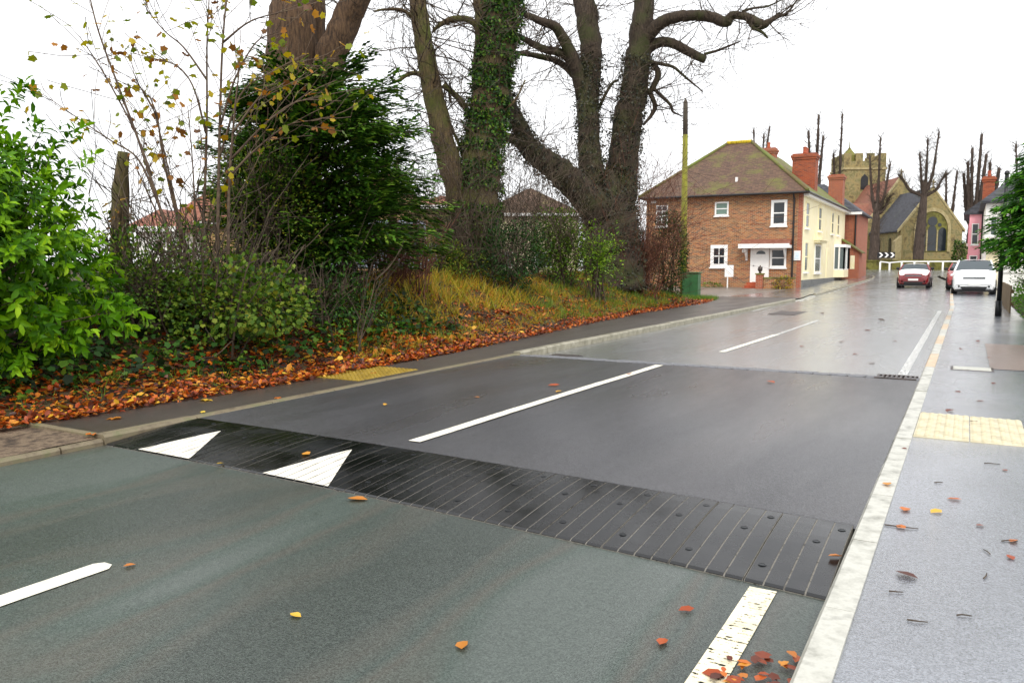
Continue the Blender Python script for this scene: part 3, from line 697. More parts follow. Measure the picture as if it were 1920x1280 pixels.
# conifer in front of the twin-stemmed lime: sprays on spreading boughs
def conifer(name, label, base, H, R, nb, mat, seed, spr=(.16, .3), skew=Vector((0, 0, 0)), top=.12, density=26, droop=.1, lift=.35, zmin=.05):
    t = thing(name, label, 'tree', base); rg = random.Random(seed); mb = MB(); br = MB(); b = Vector(base)
    mb.tube([b-Vector((0, 0, .1)), b+Vector((.03, 0, H*.5)), b+Vector((0, .04, H*.97))], [.16*H/4, .1*H/4, .02], 8)
    mb.build('trunk', MAT['bark_d'], t)
    PP, DD, NN, SS = [], [], [], []
    for i in range(nb):
        f = zmin+(1-zmin)*(i+rg.random())/nb; a = rg.uniform(0, 2*PI)
        L = R*(math.sin(PI*min(1, .16+.84*(1-f)**.75)/1.0*.5)*(1.0-top*.6)+top)*(.9+.1*S(f*3.5))*rg.uniform(.72, 1.18)
        d = Vector((math.cos(a), math.sin(a), lift*rg.uniform(.4, 1.4))).normalized(); L *= 1+.35*max(0, d.dot(skew))
        p = b+Vector((0, 0, H*f)); pts = [p]
        for k in range(6):
            d = (d+Vector((rg.gauss(0, .1), rg.gauss(0, .1), -droop*.25+rg.gauss(0, .06)))).normalized(); pts.append(pts[-1]+d*L/6)
        br.tube(pts, [.03, .026, .022, .017, .012, .008, .004], 4, cap=False)
        for k in range(int(density*L)):
            s = rg.uniform(.15, 1)**.75; q = s*6; j = min(5, int(q)); pp = pts[j].lerp(pts[j+1], q-j); dd = (pts[j+1]-pts[j]).normalized()
            sd = dd.cross(Vector((0, 0, 1))).normalized(); sg = rg.choice((-1, 1)); w = (1.15-s)*L*.34*rg.random()+.02
            o = pp+sd*sg*w+Vector((0, 0, rg.gauss(0, .06)))+dd*w*.6
            PP.append(o); DD.append(dd*1.0+sd*sg*rg.uniform(.2, .9)+Vector((0, 0, rg.uniform(-.45, .25)))); NN.append(Vector((rg.gauss(0, .35), rg.gauss(0, .35), 1))); SS.append(rg.uniform(*spr))
    br.build('boughs', MAT['twig'], t)
    leaves('foliage', [tuple(p) for p in PP], [tuple(p) for p in DD], [tuple(p) for p in NN], SS, 'spray', mat, t)
    return t
yb = at(578, 560, 14.2); yb.z = terr(yb.x, yb.y)
conifer('yew_tree', 'dark green feathery conifer in front of the thick twin-stemmed trunk', yb, 3.3, 1.5, 360, MAT['yew'], 8, spr=(.11, .22), skew=Vector((.87, .49, 0)), density=76, top=.42, zmin=.02)
# second, inner mass of the same thicket and its climbers
def spot(px, py, dep): p = at(px, py, dep); return (p.x, p.y, p.z)
shrub('privet_bush', 'leafy yellow-green bush tangled into the left of the dark conifer', 'bush', spot(490, 400, 12.8), (1.0, .9, 1.35), 5200, (.035, .07), 'diamond', MAT['bramble'], 21, stems=26, hue=(.1, .75), shell=.75, amp=.3)
shrub('bramble_thicket', 'low green bramble thicket arching over the leaves in front of the saplings', 'bramble', spot(420, 570, 10.6), (1.25, .8, .55), 3600, (.04, .08), 'maple', MAT['bramble'], 22, stems=18, hue=(.05, .7), shell=.7, amp=.3)
shrub('bramble_thicket', 'dark leafy bramble between the laurel and the bare saplings', 'bramble', spot(265, 540, 10.2), (.9, .8, .8), 3600, (.04, .075), 'diamond', MAT['bramble'], 23, stems=22, hue=(0, .6), shell=.8, amp=.3)
shrub('bramble_thicket', 'shady bramble under the dark conifer above the fallen leaves', 'bramble', spot(600, 570, 12.4), (1.3, .8, .5), 3000, (.035, .07), 'diamond', MAT['ivy'], 24, stems=24, hue=(0, .8), shell=.8, amp=.3)
shrub('holly_bush', 'dark evergreen bush at the foot of the ivy-covered trunk', 'bush', spot(962, 480, 20.3), (.9, .9, .85), 4600, (.045, .08), 'oval', MAT['ivy'], 25, hue=(0, .55), amp=.25)
shrub('laurel_shrub', 'bright lime-green shrub beneath the tall three-stemmed tree', 'bush', spot(1122, 482, 23.6), (.62, .6, .9), 1900, (.05, .1), 'oval', MAT['lime'], 26, amp=.6, shell=.9, fr=4.5, stems=16)
shrub('elder_bush', 'mid green bush between the dark evergreen and the lime-green shrub', 'bush', spot(1052, 462, 23.8), (.95, .8, 1.15), 5200, (.05, .09), 'diamond', MAT['bramble'], 27, hue=(.05, .6), amp=.35, shell=.8, stems=20)
hp = at(1257, 480, 29.5)
shrub('elder_bush', 'yellow-green leafy bush at the foot of the slim bare stem', 'bush', spot(835, 490, 20.0), (.9, .7, .55), 2600, (.045, .08), 'diamond', MAT['bramble'], 30, hue=(.1, .8), amp=.35, shell=.8, stems=16)
shrub('ivy_hedge', 'tall ivy-clad hedge end beside the telegraph pole and green cabinet', 'hedge', (hp.x, hp.y, 1.75), (.66, .75, 1.75), 7500, (.05, .09), 'diamond', MAT['ivy'], 28, hue=(0, .62), amp=.14, shell=.5, base=(hp.x, hp.y, terr(hp.x, hp.y)))
hp = at(1200, 500, 29.0)
shrub('bare_hedge', 'brown twiggy hedge between the three-stemmed tree and the ivy hedge', 'hedge', (hp.x, hp.y, 1.5), (.95, .7, 1.2), 2200, (.04, .07), 'diamond', MAT['ivy_d'], 29, hue=(.5, 1), amp=.3, shell=.9, stems=70, smat=MAT['twig_r'])

# bare thicket of suckers at the tree feet
def thicket(name, label, px0, px1, py, dep, h, n, seed, mat, spread=.35, lev=2):
    m0 = at((px0+px1)/2, py, dep); b = Vector((m0.x, m0.y, terr(m0.x, m0.y)))
    t = thing(name, label, 'shrub', b); rg = random.Random(seed); mb = MB()
    for i in range(n):
        q = at(rg.uniform(px0, px1), py, dep+rg.uniform(-1.2, 1.2)); q.z = terr(q.x, q.y)-.03
        twig(mb, q, Vector((rg.gauss(0, spread), rg.gauss(0, spread), 1)), h*rg.uniform(.5, 1.15), rg.uniform(.010, .022), lev, rg, up=.05, jit=.22, kids=(3, 5), n=6)
    mb.build('twigs', mat, t); return t
thicket('sucker_thicket', 'tangle of bare brown suckers round the ivy-covered trunk', 770, 930, 530, 21.0, 2.5, 85, 41, MAT['twig'])
thicket('sucker_thicket', 'fan of bare twigs between the ivy-covered trunk and the three-stemmed tree', 930, 1080, 520, 25.5, 3.3, 95, 42, MAT['twig'], .55)
thicket('sucker_thicket', 'bare reddish twigs on the house side of the three-stemmed tree', 1170, 1240, 520, 28.6, 3.4, 70, 43, MAT['twig_r'], .45)
thicket('sucker_thicket', 'dry brown stalks on the bank right of the dark conifer', 690, 800, 560, 17.0, 1.3, 90, 44, MAT['twig_r'], .3, 1)
thicket('sucker_thicket', 'straggling dead stems among the brambles behind the laurel', 230, 460, 560, 11.2, 1.7, 80, 45, MAT['twig'], .4, 1)
thicket('sucker_thicket', 'thin dark stems rising through the base of the conifer', 480, 700, 590, 13.0, 1.2, 60, 46, MAT['twig'], .2, 1)

# ------------------------------------------------------------------ big trees
def big_tree(name, label, dep, limbs, seed, trunk_mat, ivy=None, twigs=1.0, wig=.5, tmat=None):
    """limbs: (part name, [(px, py, extra depth)...], [radius m...]); first limb is the trunk"""
    p0 = limbs[0][1][0]; b = at(p0[0], p0[1], dep); b.z = terr(b.x, b.y)
    t = thing(name, label, 'tree', b); rg = random.Random(seed); tw = MB(); IP, IN = [], []
    for part, cp, rr_ in limbs:
        pts = [at(x, y, dep+d) for x, y, d in cp]
        if part == 'trunk' and pts[0].z < b.z+.8: pts[0].z = b.z-.25
        sm_ = limb_pts(pts, 6); k = len(sm_); rs = radii(rr_, k)
        for i in range(2, k): sm_[i] = sm_[i]+Vector((rg.gauss(0, 1), rg.gauss(0, 1), rg.gauss(0, 1)))*rs[i]*.05
        MB().tube(sm_, rs, 14 if rs[0] > .2 else 8, lump=.05, rg=rg).build(part, trunk_mat, t, smooth=True)
        L = sum((sm_[i+1]-sm_[i]).length for i in range(k-1))
        nt = int(L*(3.2 if rs[-1] < .16 else 2.0)*twigs)
        for _ in range(nt):
            i = rg.randint(k//4, k-1); 
            if sm_[i].z < b.z+2.2 and rs[i] > .3: continue
            d = Vector((rg.gauss(0, 1), rg.gauss(0, 1), rg.gauss(.15, .7)))
            ln = rg.uniform(.5, 1.5)*wig*2*(1.2 if rs[i] < .12 else .9)
            twig(tw, sm_[i], d, ln, min(.022, rs[i]*.3), 2, rg, up=.12, jit=.32, kids=(2, 4), n=5)
        if ivy and part in ivy['on']:
            for _ in range(int(ivy['n']*L*max(rr_))):
                i = rg.randint(0, k-2); f = rg.random(); q = sm_[i].lerp(sm_[i+1], f)
                if not (ivy['z'][0] < q.z < ivy['z'][1]): continue
                ax = (sm_[i+1]-sm_[i]).normalized(); o = Vector((rg.gauss(0, 1), rg.gauss(0, 1), rg.gauss(0, 1))); o = (o-ax*o.dot(ax)).normalized()
                IP.append(tuple(q+o*(rs[i]+abs(rg.gauss(0, ivy['th']))))); IN.append(tuple(o))
    tw.build('twigs', tmat or MAT['twig'], t)
    if IP:
        IN = np.array(IN); n = len(IP)
        leaves('ivy', IP, rdir(n)*.8+IN*.4-np.array([0, 0, .5]), IN+rdir(n)*.4, .06+.06*nr.random(n), 'diamond', ivy['mat'], t, nr.random(n)**1.2)
    return t
big_tree('lime_tree', 'thick twin-stemmed bare tree rising behind the dark conifer', 16.6, [
    ('trunk', [(548,590,0),(545,400,0),(543,200,0),(548,60,0),(545,-60,0),(540,-260,0),(530,-480,0)], [.72,.62,.56,.48,.36,.3,.2]),
    ('limb', [(560,240,.1),(582,120,.2),(588,0,.3),(595,-150,.4),(610,-380,.5)], [.2,.26,.24,.2,.12]),
    ('limb', [(575,260,0),(605,150,-.1),(640,60,-.2),(675,-20,-.3),(740,-170,-.6),(790,-400,-1)], [.3,.32,.29,.26,.2,.1]),
    ], 51, MAT['bark'], ivy=dict(on=('trunk',), n=520, z=(0, 4.4), th=.06, mat=MAT['ivy']), twigs=.35, wig=.6)
big_tree('lime_tree', 'leaning tree with a slim bare stem beside its ivy-covered trunk', 22.0, [
    ('trunk', [(893,540,0),(892,440,0),(900,330,0),(912,220,0),(928,120,0),(945,20,0),(962,-90,0),(985,-300,0)], [.75,.56,.52,.48,.44,.4,.34,.2]),
    ('limb', [(880,470,0),(862,380,-.1),(838,290,-.2),(815,190,-.2),(798,100,-.3),(782,0,-.3),(765,-110,-.3),(740,-320,-.4)], [.36,.33,.31,.28,.25,.22,.2,.12]),
    ('limb', [(900,250,.2),(898,150,.3),(905,60,.4),(898,-20,.5),(885,-180,.6)], [.16,.2,.22,.2,.12]),
    ('branch', [(890,232,0),(868,195,0),(850,175,0),(832,160,0)], [.08,.09,.08,.09]),
    ('branch', [(875,320,0),(860,270,.1),(845,235,.1),(828,180,.1)], [.05,.045,.04,.03]),
    ('branch', [(905,60,.4),(880,38,.4),(850,36,.4),(828,45,.4),(812,58,.4)], [.1,.09,.09,.07,.04]),
    ('branch', [(795,55,-.3),(760,22,-.4),(725,18,-.5),(700,22,-.5)], [.06,.05,.035,.02]),
    ('branch', [(800,140,-.3),(770,138,-.4),(745,152,-.5),(730,146,-.5)], [.07,.06,.04,.02]),
    ('branch', [(925,235,0),(950,205,-.2),(968,185,-.2),(985,150,-.2)], [.05,.045,.03,.02]),
    ], 52, MAT['bark_g'], ivy=dict(on=('trunk',), n=2500, z=(.5, 9.5), th=.08, mat=MAT['ivy']), twigs=2.2, wig=.68)
big_tree('lime_tree', 'three-stemmed spreading tree with long crooked boughs near the brick house', 28.0, [
    ('trunk', [(1150,548,0),(1148,470,0),(1146,400,0),(1140,330,0)], [1.15,.98,.86,.45]),
    ('limb', [(1125,430,-.2),(1112,350,-.2),(1104,260,-.1),(1104,170,0),(1108,90,0),(1098,20,.1),(1080,-60,.2),(1050,-260,.3)], [.56,.45,.38,.36,.36,.38,.32,.18]),
    ('limb', [(1150,440,.2),(1160,360,.2),(1172,270,.1),(1186,180,0),(1198,100,0),(1205,30,0),(1215,-50,-.1),(1240,-260,-.2)], [.68,.6,.52,.47,.42,.36,.3,.16]),
    ('limb', [(1128,400,-.4),(1080,350,-.8),(1035,310,-1.2),(995,282,-1.4),(978,245,-1.6),(955,195,-1.8),(945,172,-1.8)], [.62,.5,.42,.34,.28,.2,.14]),
    ('branch', [(1005,288,-1.4),(975,268,-1.5),(955,258,-1.6),(938,255,-1.6)], [.2,.17,.14,.12]),
    ('branch', [(1094,185,0),(1078,120,-.3),(1048,58,-.6),(1015,40,-.9),(980,26,-1.2)], [.25,.22,.17,.13,.08]),
    ('branch', [(1090,160,0),(1060,105,-.2),(1020,92,-.4),(985,75,-.6),(960,62,-.8)], [.16,.15,.13,.1,.07]),
    ('branch', [(1085,150,.1),(1050,118,.2),(1012,106,.3),(975,100,.4),(955,98,.5)], [.13,.12,.1,.08,.06]),
    ('branch', [(1098,270,.1),(1120,210,.2),(1145,160,.2),(1160,150,.2)], [.07,.06,.05,.04]),
    ('branch', [(1208,78,-.1),(1232,48,-.4),(1262,34,-.7),(1300,29,-1),(1335,33,-1.2),(1362,42,-1.4),(1372,29,-1.5),(1400,32,-1.6),(1428,46,-1.8),(1440,42,-1.9),(1458,32,-2),(1478,26,-2.1)], [.24,.22,.19,.17,.17,.17,.12,.13,.15,.1,.06,.03]),
    ('branch', [(1210,95,0),(1235,80,-.2),(1262,82,-.4),(1292,98,-.6),(1322,112,-.8)], [.2,.18,.16,.15,.13]),
    ('branch', [(1320,102,-.8),(1345,95,-.9),(1368,86,-1),(1388,78,-1.1)], [.05,.045,.035,.02]),
    ('branch', [(1400,34,-1.6),(1412,52,-1.7),(1428,60,-1.8),(1440,72,-1.8)], [.07,.06,.05,.03]),
    ('branch', [(1470,28,-2.1),(1482,18,-2.2),(1494,0,-2.2)], [.04,.035,.02]),
    ('branch', [(1392,22,-1.6),(1412,16,-1.6),(1440,12,-1.7),(1470,-2,-1.8)], [.05,.04,.03,.02]),
    ('branch', [(1205,110,0),(1228,118,-.2),(1262,126,-.3),(1285,145,-.4),(1318,172,-.5)], [.07,.06,.05,.04,.02]),
    ('branch', [(1225,118,-.1),(1234,140,-.1),(1222,168,-.1),(1218,172,-.1),(1228,198,-.1),(1222,215,-.1),(1206,235,-.1)], [.1,.11,.1,.08,.08,.07,.04]),
    ('branch', [(1224,165,-.1),(1240,180,-.2),(1258,198,-.2),(1262,210,-.2),(1280,218,-.2)], [.06,.06,.05,.04,.02]),
    ], 53, MAT['bark_d'], ivy=dict(on=('trunk', 'limb'), n=800, z=(.3, 8.6), th=.08, mat=MAT['ivy_d']), twigs=2.0, wig=.68)

# ivy-topped dead trunk behind the laurel, and a slim trunk right of the conifer
b = at(226, 560, 13.0); b.z = terr(b.x, b.y); t = thing('dead_trunk', 'short broken-off mossy trunk standing behind the laurel bush', 'tree', b)
MB().tube(limb_pts([b-Vector((0, 0, .1)), at(225, 450, 13), at(226, 360, 13), at(232, 285, 13)], 4), radii([.17,.15,.13,.09], 13), 9, lump=.08, rg=rng).build('trunk', MAT['bark_g'], t, smooth=True)
mb = MB()
for i in range(14): twig(mb, b.lerp(at(230, 300, 13), rng.uniform(.4, 1)), Vector((rng.gauss(0, 1), rng.gauss(0, 1), .3)), .7, .01, 1, rng)
mb.build('twigs', MAT['twig'], t)
n = 260; q = np.array([tuple(b.lerp(at(222, 380, 13), rng.random())) for _ in range(n)]); u = rdir(n); u[:, 2] *= .2
leaves('ivy', q+u*.19, u+np.array([0, 0, -.5]), u+rdir(n)*.4, .09, 'oval', MAT['bramble'], t)
b = at(735, 500, 19.5); b.z = terr(b.x, b.y); t = thing('young_tree', 'slim dark trunk standing between the conifer and the parked van', 'tree', b)
MB().tube(limb_pts([b-Vector((0, 0, .1)), at(736, 440, 19.5), at(738, 380, 19.5), at(745, 300, 19.5)], 4), radii([.14,.12,.1,.05], 13), 8, lump=.06, rg=rng).build('trunk', MAT['bark_d'], t, smooth=True)
mb = MB()
for i in range(22): twig(mb, at(738+rng.uniform(-3, 3), rng.uniform(300, 410), 19.5), Vector((rng.gauss(0, 1), rng.gauss(0, 1), .4)), 1.0, .012, 2, rng)
mb.build('twigs', MAT['twig'], t)

# saplings with the last yellow leaves
def sapling(label, lines, dep, seed, nleaf=3, lev=1):
    p0 = lines[0][0]; b = at(p0[0], p0[1], dep); b.z = terr(b.x, b.y); t = thing('sapling', label, 'tree', b); rg = random.Random(seed)
    tw = MB(); LP, LD = [], []
    for ln in lines:
        pts = limb_pts([at(x, y, dep+d) for x, y, d in [(q+(0,))[:3] for q in ln]], 5); k = len(pts)
        if (pts[0]-b).length < 1.2: pts[0].z = b.z-.05
        r0 = .024 if ln is lines[0] else .013
        MB().tube(pts, [r0*(1-.8*i/(k-1))+.003 for i in range(k)], 6).build('stem', MAT['stem_y'], t, smooth=True)
        for _ in range(int(k*.6)):
            i = rg.randint(k//3, k-1); d = (pts[min(i+1, k-1)]-pts[i-1]).normalized()+Vector((rg.gauss(0, .8), rg.gauss(0, .8), rg.gauss(.1, .4))); tips = []
            twig(tw, pts[i], d, rg.uniform(.35, 1.0), .005, lev, rg, up=.1, jit=.22, kids=(1, 2), n=4, tips=tips)
            for q, e in tips:
                if rg.random() < .16*nleaf: LP.append(tuple(q)); LD.append(tuple(e+Vector((rg.gauss(0, .8), rg.gauss(0, .8), -.7))))
    tw.build('twigs', MAT['stem_y'], t)
    if LP:
        n = len(LP); leaves('foliage', LP, LD, rdir(n)+np.array([0, 0, .6]), .06+.07*nr.random(n), 'maple', MAT['autumn'], t)
    return t
sapling('leaning sapling with a few brown leaves and a wide spread of thin boughs', [[(345,560),(325,470),(300,390),(262,270),(225,170),(185,60),(165,-20)], [(285,330),(250,240),(190,130),(150,70)], [(300,390),(260,300),(210,265),(165,235),(100,190)], [(320,450),(285,380),(250,300)]], 11.0, 61, 1.9)
sapling('upright sapling with scattered yellow-green leaves in the middle of the clump', [[(355,560),(350,470),(330,400),(305,290),(295,220),(280,180)], [(340,430),(318,330),(300,250),(285,200),(255,150)], [(360,520),(365,400),(360,290),(352,200)]], 11.4, 62, 1.7)
sapling('tall straight sapling with yellow leaves beside the conifer', [[(410,570),(408,460),(410,330),(413,200),(417,90),(425,0),(440,-80)], [(412,240),(440,150),(480,80),(520,60)], [(410,300),(450,180),(500,140),(560,110)], [(418,80),(470,40),(540,20)]], 11.2, 63, 2.2)
sapling('thin sapling stem with green-yellow leaves at its top', [[(385,570),(380,450),(385,330),(388,210),(388,90),(392,0)], [(386,250),(365,170),(340,130),(310,115)], [(388,150),(345,90),(310,60),(275,20)]], 11.6, 64, 2.0)
sapling('slender sapling crossing in front of the conifer with a spray of orange leaves', [[(425,570),(428,460),(430,340),(440,210),(450,120)], [(430,330),(480,280),(540,235),(600,225)], [(432,300),(500,230),(560,190),(640,190)], [(436,250),(480,190),(520,150)]], 10.8, 65, 2.4)

# ------------------------------------------------------------------ buildings
MAT.update(
    brick=brick_mat('house_brick', ['#642c1a', '#a0542c', '#b8703a', '#86482c', '#523c34', '#c08450'], '#a8967c', blot='#a87c48'),
    brick_r=brick_mat('house_brick_red', ['#8a3a22', '#a84a2a', '#96402a', '#b85c34'], '#a08a74'),
    brick_o=brick_mat('chimney_brick', ['#8c3a20', '#ac4e26', '#a04628', '#743426'], '#8f6a54'),
    roof=roof_mat('old_clay_tiles', ['#4e3a30', '#604838', '#6e5442', '#584434'], '#66662c', .36),
    roof_m=roof_mat('mossy_clay_tiles', ['#5c4038', '#6f4c42', '#7d584b', '#664a3e'], '#66702a', .95),
    roof_y=M('yellow_lichen_ridge', ['#8a7a18', '#b8a01c', '#cdb42a', '#7d6a3c'], scale=3, rough=.9, bump=.5),
    slate=roof_mat('grey_slate', ['#33343a', '#43444a', '#4d4e56'], '#4c5236', .2, .2, .28),
    roof_b=roof_mat('brown_far_tiles', ['#7a4a3a', '#8c5a48', '#9a6a56'], '#7a6a4c', .2),
    cream=M('cream_render', ['#efe4b2', '#f6edc8', '#f3e9bc'], scale=1.2, rough=.7, bump=.1, bscale=30, dist=.005),
    white=flat('white_paint', '#f3f2ee', .45, vary=.05), white_r=flat('white_render', '#f2f1ea', .7, vary=.05),
    pink=M('pink_render', ['#f2a0ae', '#f6acb8', '#f09aa8'], scale=1.5, rough=.7, bump=.1, bscale=30, dist=.005),
    glass=flat('window_glass', '#20262b', .06, spec=.6), glass_c=flat('curtained_glass', '#5f6a6a', .12, spec=.6), glass_f=flat('frosted_glass', '#6d8578', .25),
    dark=flat('black_paint', '#16161a', .4), gutter=flat('gutter_plastic', '#1b1a1c', .35), plinth=M('grey_plinth', ['#5d5f5e', '#777a78', '#6a6c68'], scale=3, rough=.7),
    tilered=M('red_quarry_tile', ['#8c3c22', '#a84c2a', '#b4603a'], scale=6, rough=.5), moss=M('moss', ['#3c4a12', '#56681a', '#6c7a22'], scale=14, rough=.95, bump=.8, bscale=30),
    stone=M('church_stone', ['#544c38', '#7e704c', '#98885a', '#8a805c', '#706c42', '#a89870'], scale=1.3, rough=.9, bump=.6, bscale=5, detail=9, pos=[.3,.4,.47,.54,.6,.7]),
    stone_l=M('pale_dressed_stone', ['#93845a', '#aa9c72', '#b8ab84'], scale=2.5, rough=.85, bump=.3), stone_m=M('mossy_wall_stone', ['#4c4a28', '#66622f', '#7c7a3a', '#585030'], scale=2, rough=.9, bump=.6, bscale=8),
    green_box=M('green_cabinet_paint', ['#2c5530', '#35663a', '#3d7042'], scale=2, rough=.45), wood_pole=M('pole_wood_mossy', ['#5d5a22', '#8a8a22', '#75722c', '#9a9a30'], scale=2, rough=.85, stretch=(1,1,.4)),
    wood_dark=M('pole_wood_grey', ['#4c443a', '#5f564a'], scale=3, rough=.85), blue_sign=M('pale_blue_print', ['#b8d4e6', '#dbe8ee', '#eef2f2'], scale=6, rough=.5),
    grey_van=flat('van_grey_blue', '#8d98a6', .35), tan=M('tan_render', ['#a8865c', '#b8976c', '#c0a078'], scale=1.2, rough=.85), cream_b=M('dull_cream_render', ['#b8ac8c', '#cbc0a2'], scale=1.2, rough=.85),
    red=flat('bright_red', '#d8202a', .5), timber=M('brown_board', ['#5a4a32', '#6e5a3c', '#7c6a4a'], scale=3, rough=.8, stretch=(1,1,.2)),
)
def hipped(mb, x0, x1, y0, y1, ze, rx0, rx1, ry0, ry1, zr, mi=(0, 0, 0, 0, 0), th=.12):
    """hip roof: eave rectangle up to a crest rectangle; mi = material of front, right, back, left, crest; a slab of thickness th"""
    v = [(x0,y0,ze),(x1,y0,ze),(x1,y1,ze),(x0,y1,ze),(rx0,ry0,zr),(rx1,ry0,zr),(rx1,ry1,zr),(rx0,ry1,zr)]
    mb.add(v, [(0,1,5,4)], mi[0]); mb.add(v, [(1,2,6,5)], mi[1]); mb.add(v, [(2,3,7,6)], mi[2]); mb.add(v, [(3,0,4,7)], mi[3]); mb.add(v, [(4,5,6,7)], mi[4])
    w = [(x, y, z-th) for x, y, z in v[:4]]
    mb.add(v[:4]+w, [(0,3,2,1)[::-1] and (0,4,5,1), (1,5,6,2), (2,6,7,3), (3,7,4,0), (4,7,6,5)], mi[0])
def window_y(par, x0, x1, z0, z1, y, face=-1, bars=(0, 1), frame=.09, proud=.05, glass='glass', sill=True):
    """window on a wall whose outside faces -y (face=-1) : frame, panes and sill"""
    f = MB(); d = proud*face
    for a, b, c, e in ((x0, x1, z0, z0+frame), (x0, x1, z1-frame, z1), (x0, x0+frame, z0+frame, z1-frame), (x1-frame, x1, z0+frame, z1-frame)):
        f.box(a, b, min(y, y+d), max(y, y+d), c, e)
    nx, nz = bars; ix0, ix1, iz0, iz1 = x0+frame, x1-frame, z0+frame, z1-frame; bw = .045
    for i in range(1, nx+1): xx = ix0+(ix1-ix0)*i/(nx+1); f.box(xx-bw/2, xx+bw/2, min(y, y+d*.8), max(y, y+d*.8), iz0, iz1)
    for i in range(1, nz+1): zz = iz0+(iz1-iz0)*i/(nz+1); f.box(ix0, ix1, min(y, y+d*.82), max(y, y+d*.82), zz-bw*.7, zz+bw*.7)
    fr = f.build('window', MAT['white'], par)
    for i in range(nx+1):
        for j in range(nz+1):
            a = ix0+(ix1-ix0)*i/(nx+1); b = ix0+(ix1-ix0)*(i+1)/(nx+1); c = iz0+(iz1-iz0)*j/(nz+1); e = iz0+(iz1-iz0)*(j+1)/(nz+1)
            MB().box(a+.01, b-.01, y+d*.25-.004, y+d*.25+.004, c+.01, e-.01).build('pane', MAT[glass], fr)
    if sill: MB().box(x0-.05, x1+.05, min(y, y+2.2*d), max(y, y+2.2*d), z0-.07, z0-.003).build('sill', MAT['white'], fr)
    return fr
def window_x(par, y0, y1, z0, z1, x, face=1, nz=1, frame=.08, rec=.1, glass='glass_c', surround=None, sillmat='white'):
    """sash window on a wall that faces +x: shown with a deep reveal frame"""
    f = MB(); d = .045*face
    for a, b, c, e in ((y0, y1, z0, z0+frame), (y0, y1, z1-frame, z1), (y0, y0+frame, z0+frame, z1-frame), (y1-frame, y1, z0+frame, z1-frame)):
        f.box(min(x, x+d), max(x, x+d), a, b, c, e)
    for i in range(1, nz+1): zz = z0+frame+(z1-z0-2*frame)*i/(nz+1); f.box(min(x, x+d*.8), max(x, x+d*.8), y0+frame, y1-frame, zz-.035, zz+.035)
    fr = f.build('window', MAT[surround or 'white'], par)
    for i in range(nz+1):
        c = z0+frame+(z1-z0-2*frame)*i/(nz+1); e = z0+frame+(z1-z0-2*frame)*(i+1)/(nz+1)
        MB().box(min(x+d*.2, x+d*.35), max(x+d*.2, x+d*.35), y0+frame, y1-frame, c+.03, e-.03).build('pane', MAT[glass], fr)
    MB().box(min(x, x+d*2.6), max(x, x+d*2.6), y0-.08, y1+.08, z0-.09, z0-.004).build('sill', MAT[sillmat], fr)
    return fr
def chimney(par, x, y, w, l, z0, z1, mat, pots=2, crown='brick_o', potmat='tilered'):
    s = MB().box(x-w/2, x+w/2, y-l/2, y+l/2, z0, z1-.38)
    s.box(x-w/2-.05, x+w/2+.05, y-l/2-.05, y+l/2+.05, z1-.38, z1-.24).box(x-w/2-.1, x+w/2+.1, y-l/2-.1, y+l/2+.1, z1-.24, z1-.1).box(x-w/2-.02, x+w/2+.02, y-l/2-.02, y+l/2+.02, z1-.1, z1)
    c = s.build('chimney', MAT[mat], par)
    for i in range(pots):
        yy = y-l/2+l*(i+.5)/pots
        MB().lathe([(.1,0),(.12,.05),(.1,.1),(.1,.32),(.13,.36),(.1,.4),(.07,.4),(.07,.2)], (x, yy, z1), 10).build('chimney_pot', MAT[potmat], c)
    return c
# --- the brick and cream corner house
HX0, HX1, HY0, HY1, HE = -17.6, -8.3, 48.0, 66.0, 5.55
house = thing('corner_house', 'brick-fronted house with a cream side and a mossy hipped roof', 'house', (-13, 52, gz(48)))
MB().box(HX0, HX1-.22, HY0, HY1, -.3, HE).build('wall', MAT['brick'], house)
w = MB().box(HX1-.22, HX1, HY0+.28, HY1, .1, HE)
cw = w.build('side_wall', MAT['cream'], house); cw['label'] = 'cream rendered wall along the road'
MB().box(HX1-.22, HX1-.004, HY0-.003, HY0+.278, -.2, HE).build('corner_pier', MAT['brick_r'], house)
MB().box(HX1-.2, HX1+.05, HY0+.3, HY1-.02, -.1, .62).build('plinth', MAT['plinth'], house)
hr = MB(); hipped(hr, HX0-.35, HX1+.3, HY0-.4, HY1+.2, HE+.1, -13.9, -12.45, 53, 63, 9.35, (0, 1, 0, 0, 2))
rf = hr.build('roof', [MAT['roof'], MAT['roof_m'], MAT['roof_y']], house)
mb = MB(); 
for xx in frange(-14.0, -12.4, .32)[:-1]: mb.lathe([(.12,0),(.12,.3)], (xx, 52.95, 9.36), 10, 'x')
mb.build('ridge_tiles', MAT['roof_y'], rf)
for a, b in (((HX0-.35, HY0-.4, HE+.12), (-13.9, 53, 9.38)), ((HX1+.3, HY0-.4, HE+.12), (-12.45, 53, 9.38))):
    MB().tube([a, b], [.1, .1], 8).build('hip_tiles', MAT['roof_m'], rf, smooth=True)
MB().box(-14.4, -13.7, 48.75, 49.0, 6.0, 6.12).build('flashing', MAT['white'], rf)
MB().box(-12.7, -12.0, 48.65, 48.95, 5.98, 6.08).box(-12.33, -12.2, 48.75, 48.88, 6.08, 6.7).build('vent_pipe', MAT['white'], rf)
MB().tube([(HX0-.3, HY0-.48, HE+.02), (HX1+.3, HY0-.48, HE-.0)], [.06, .06], 8).build('gutter', MAT['gutter'], house)
MB().tube([(HX1+.38, HY0-.4, HE+.02), (HX1+.38, HY1+.1, HE+.02)], [.06, .06], 8).build('gutter', MAT['gutter'], house)
MB().box(HX1-.02, HX1+.3, HY0+.2, HY1, HE-.14, HE-.025).build('soffit', MAT['white'], house)
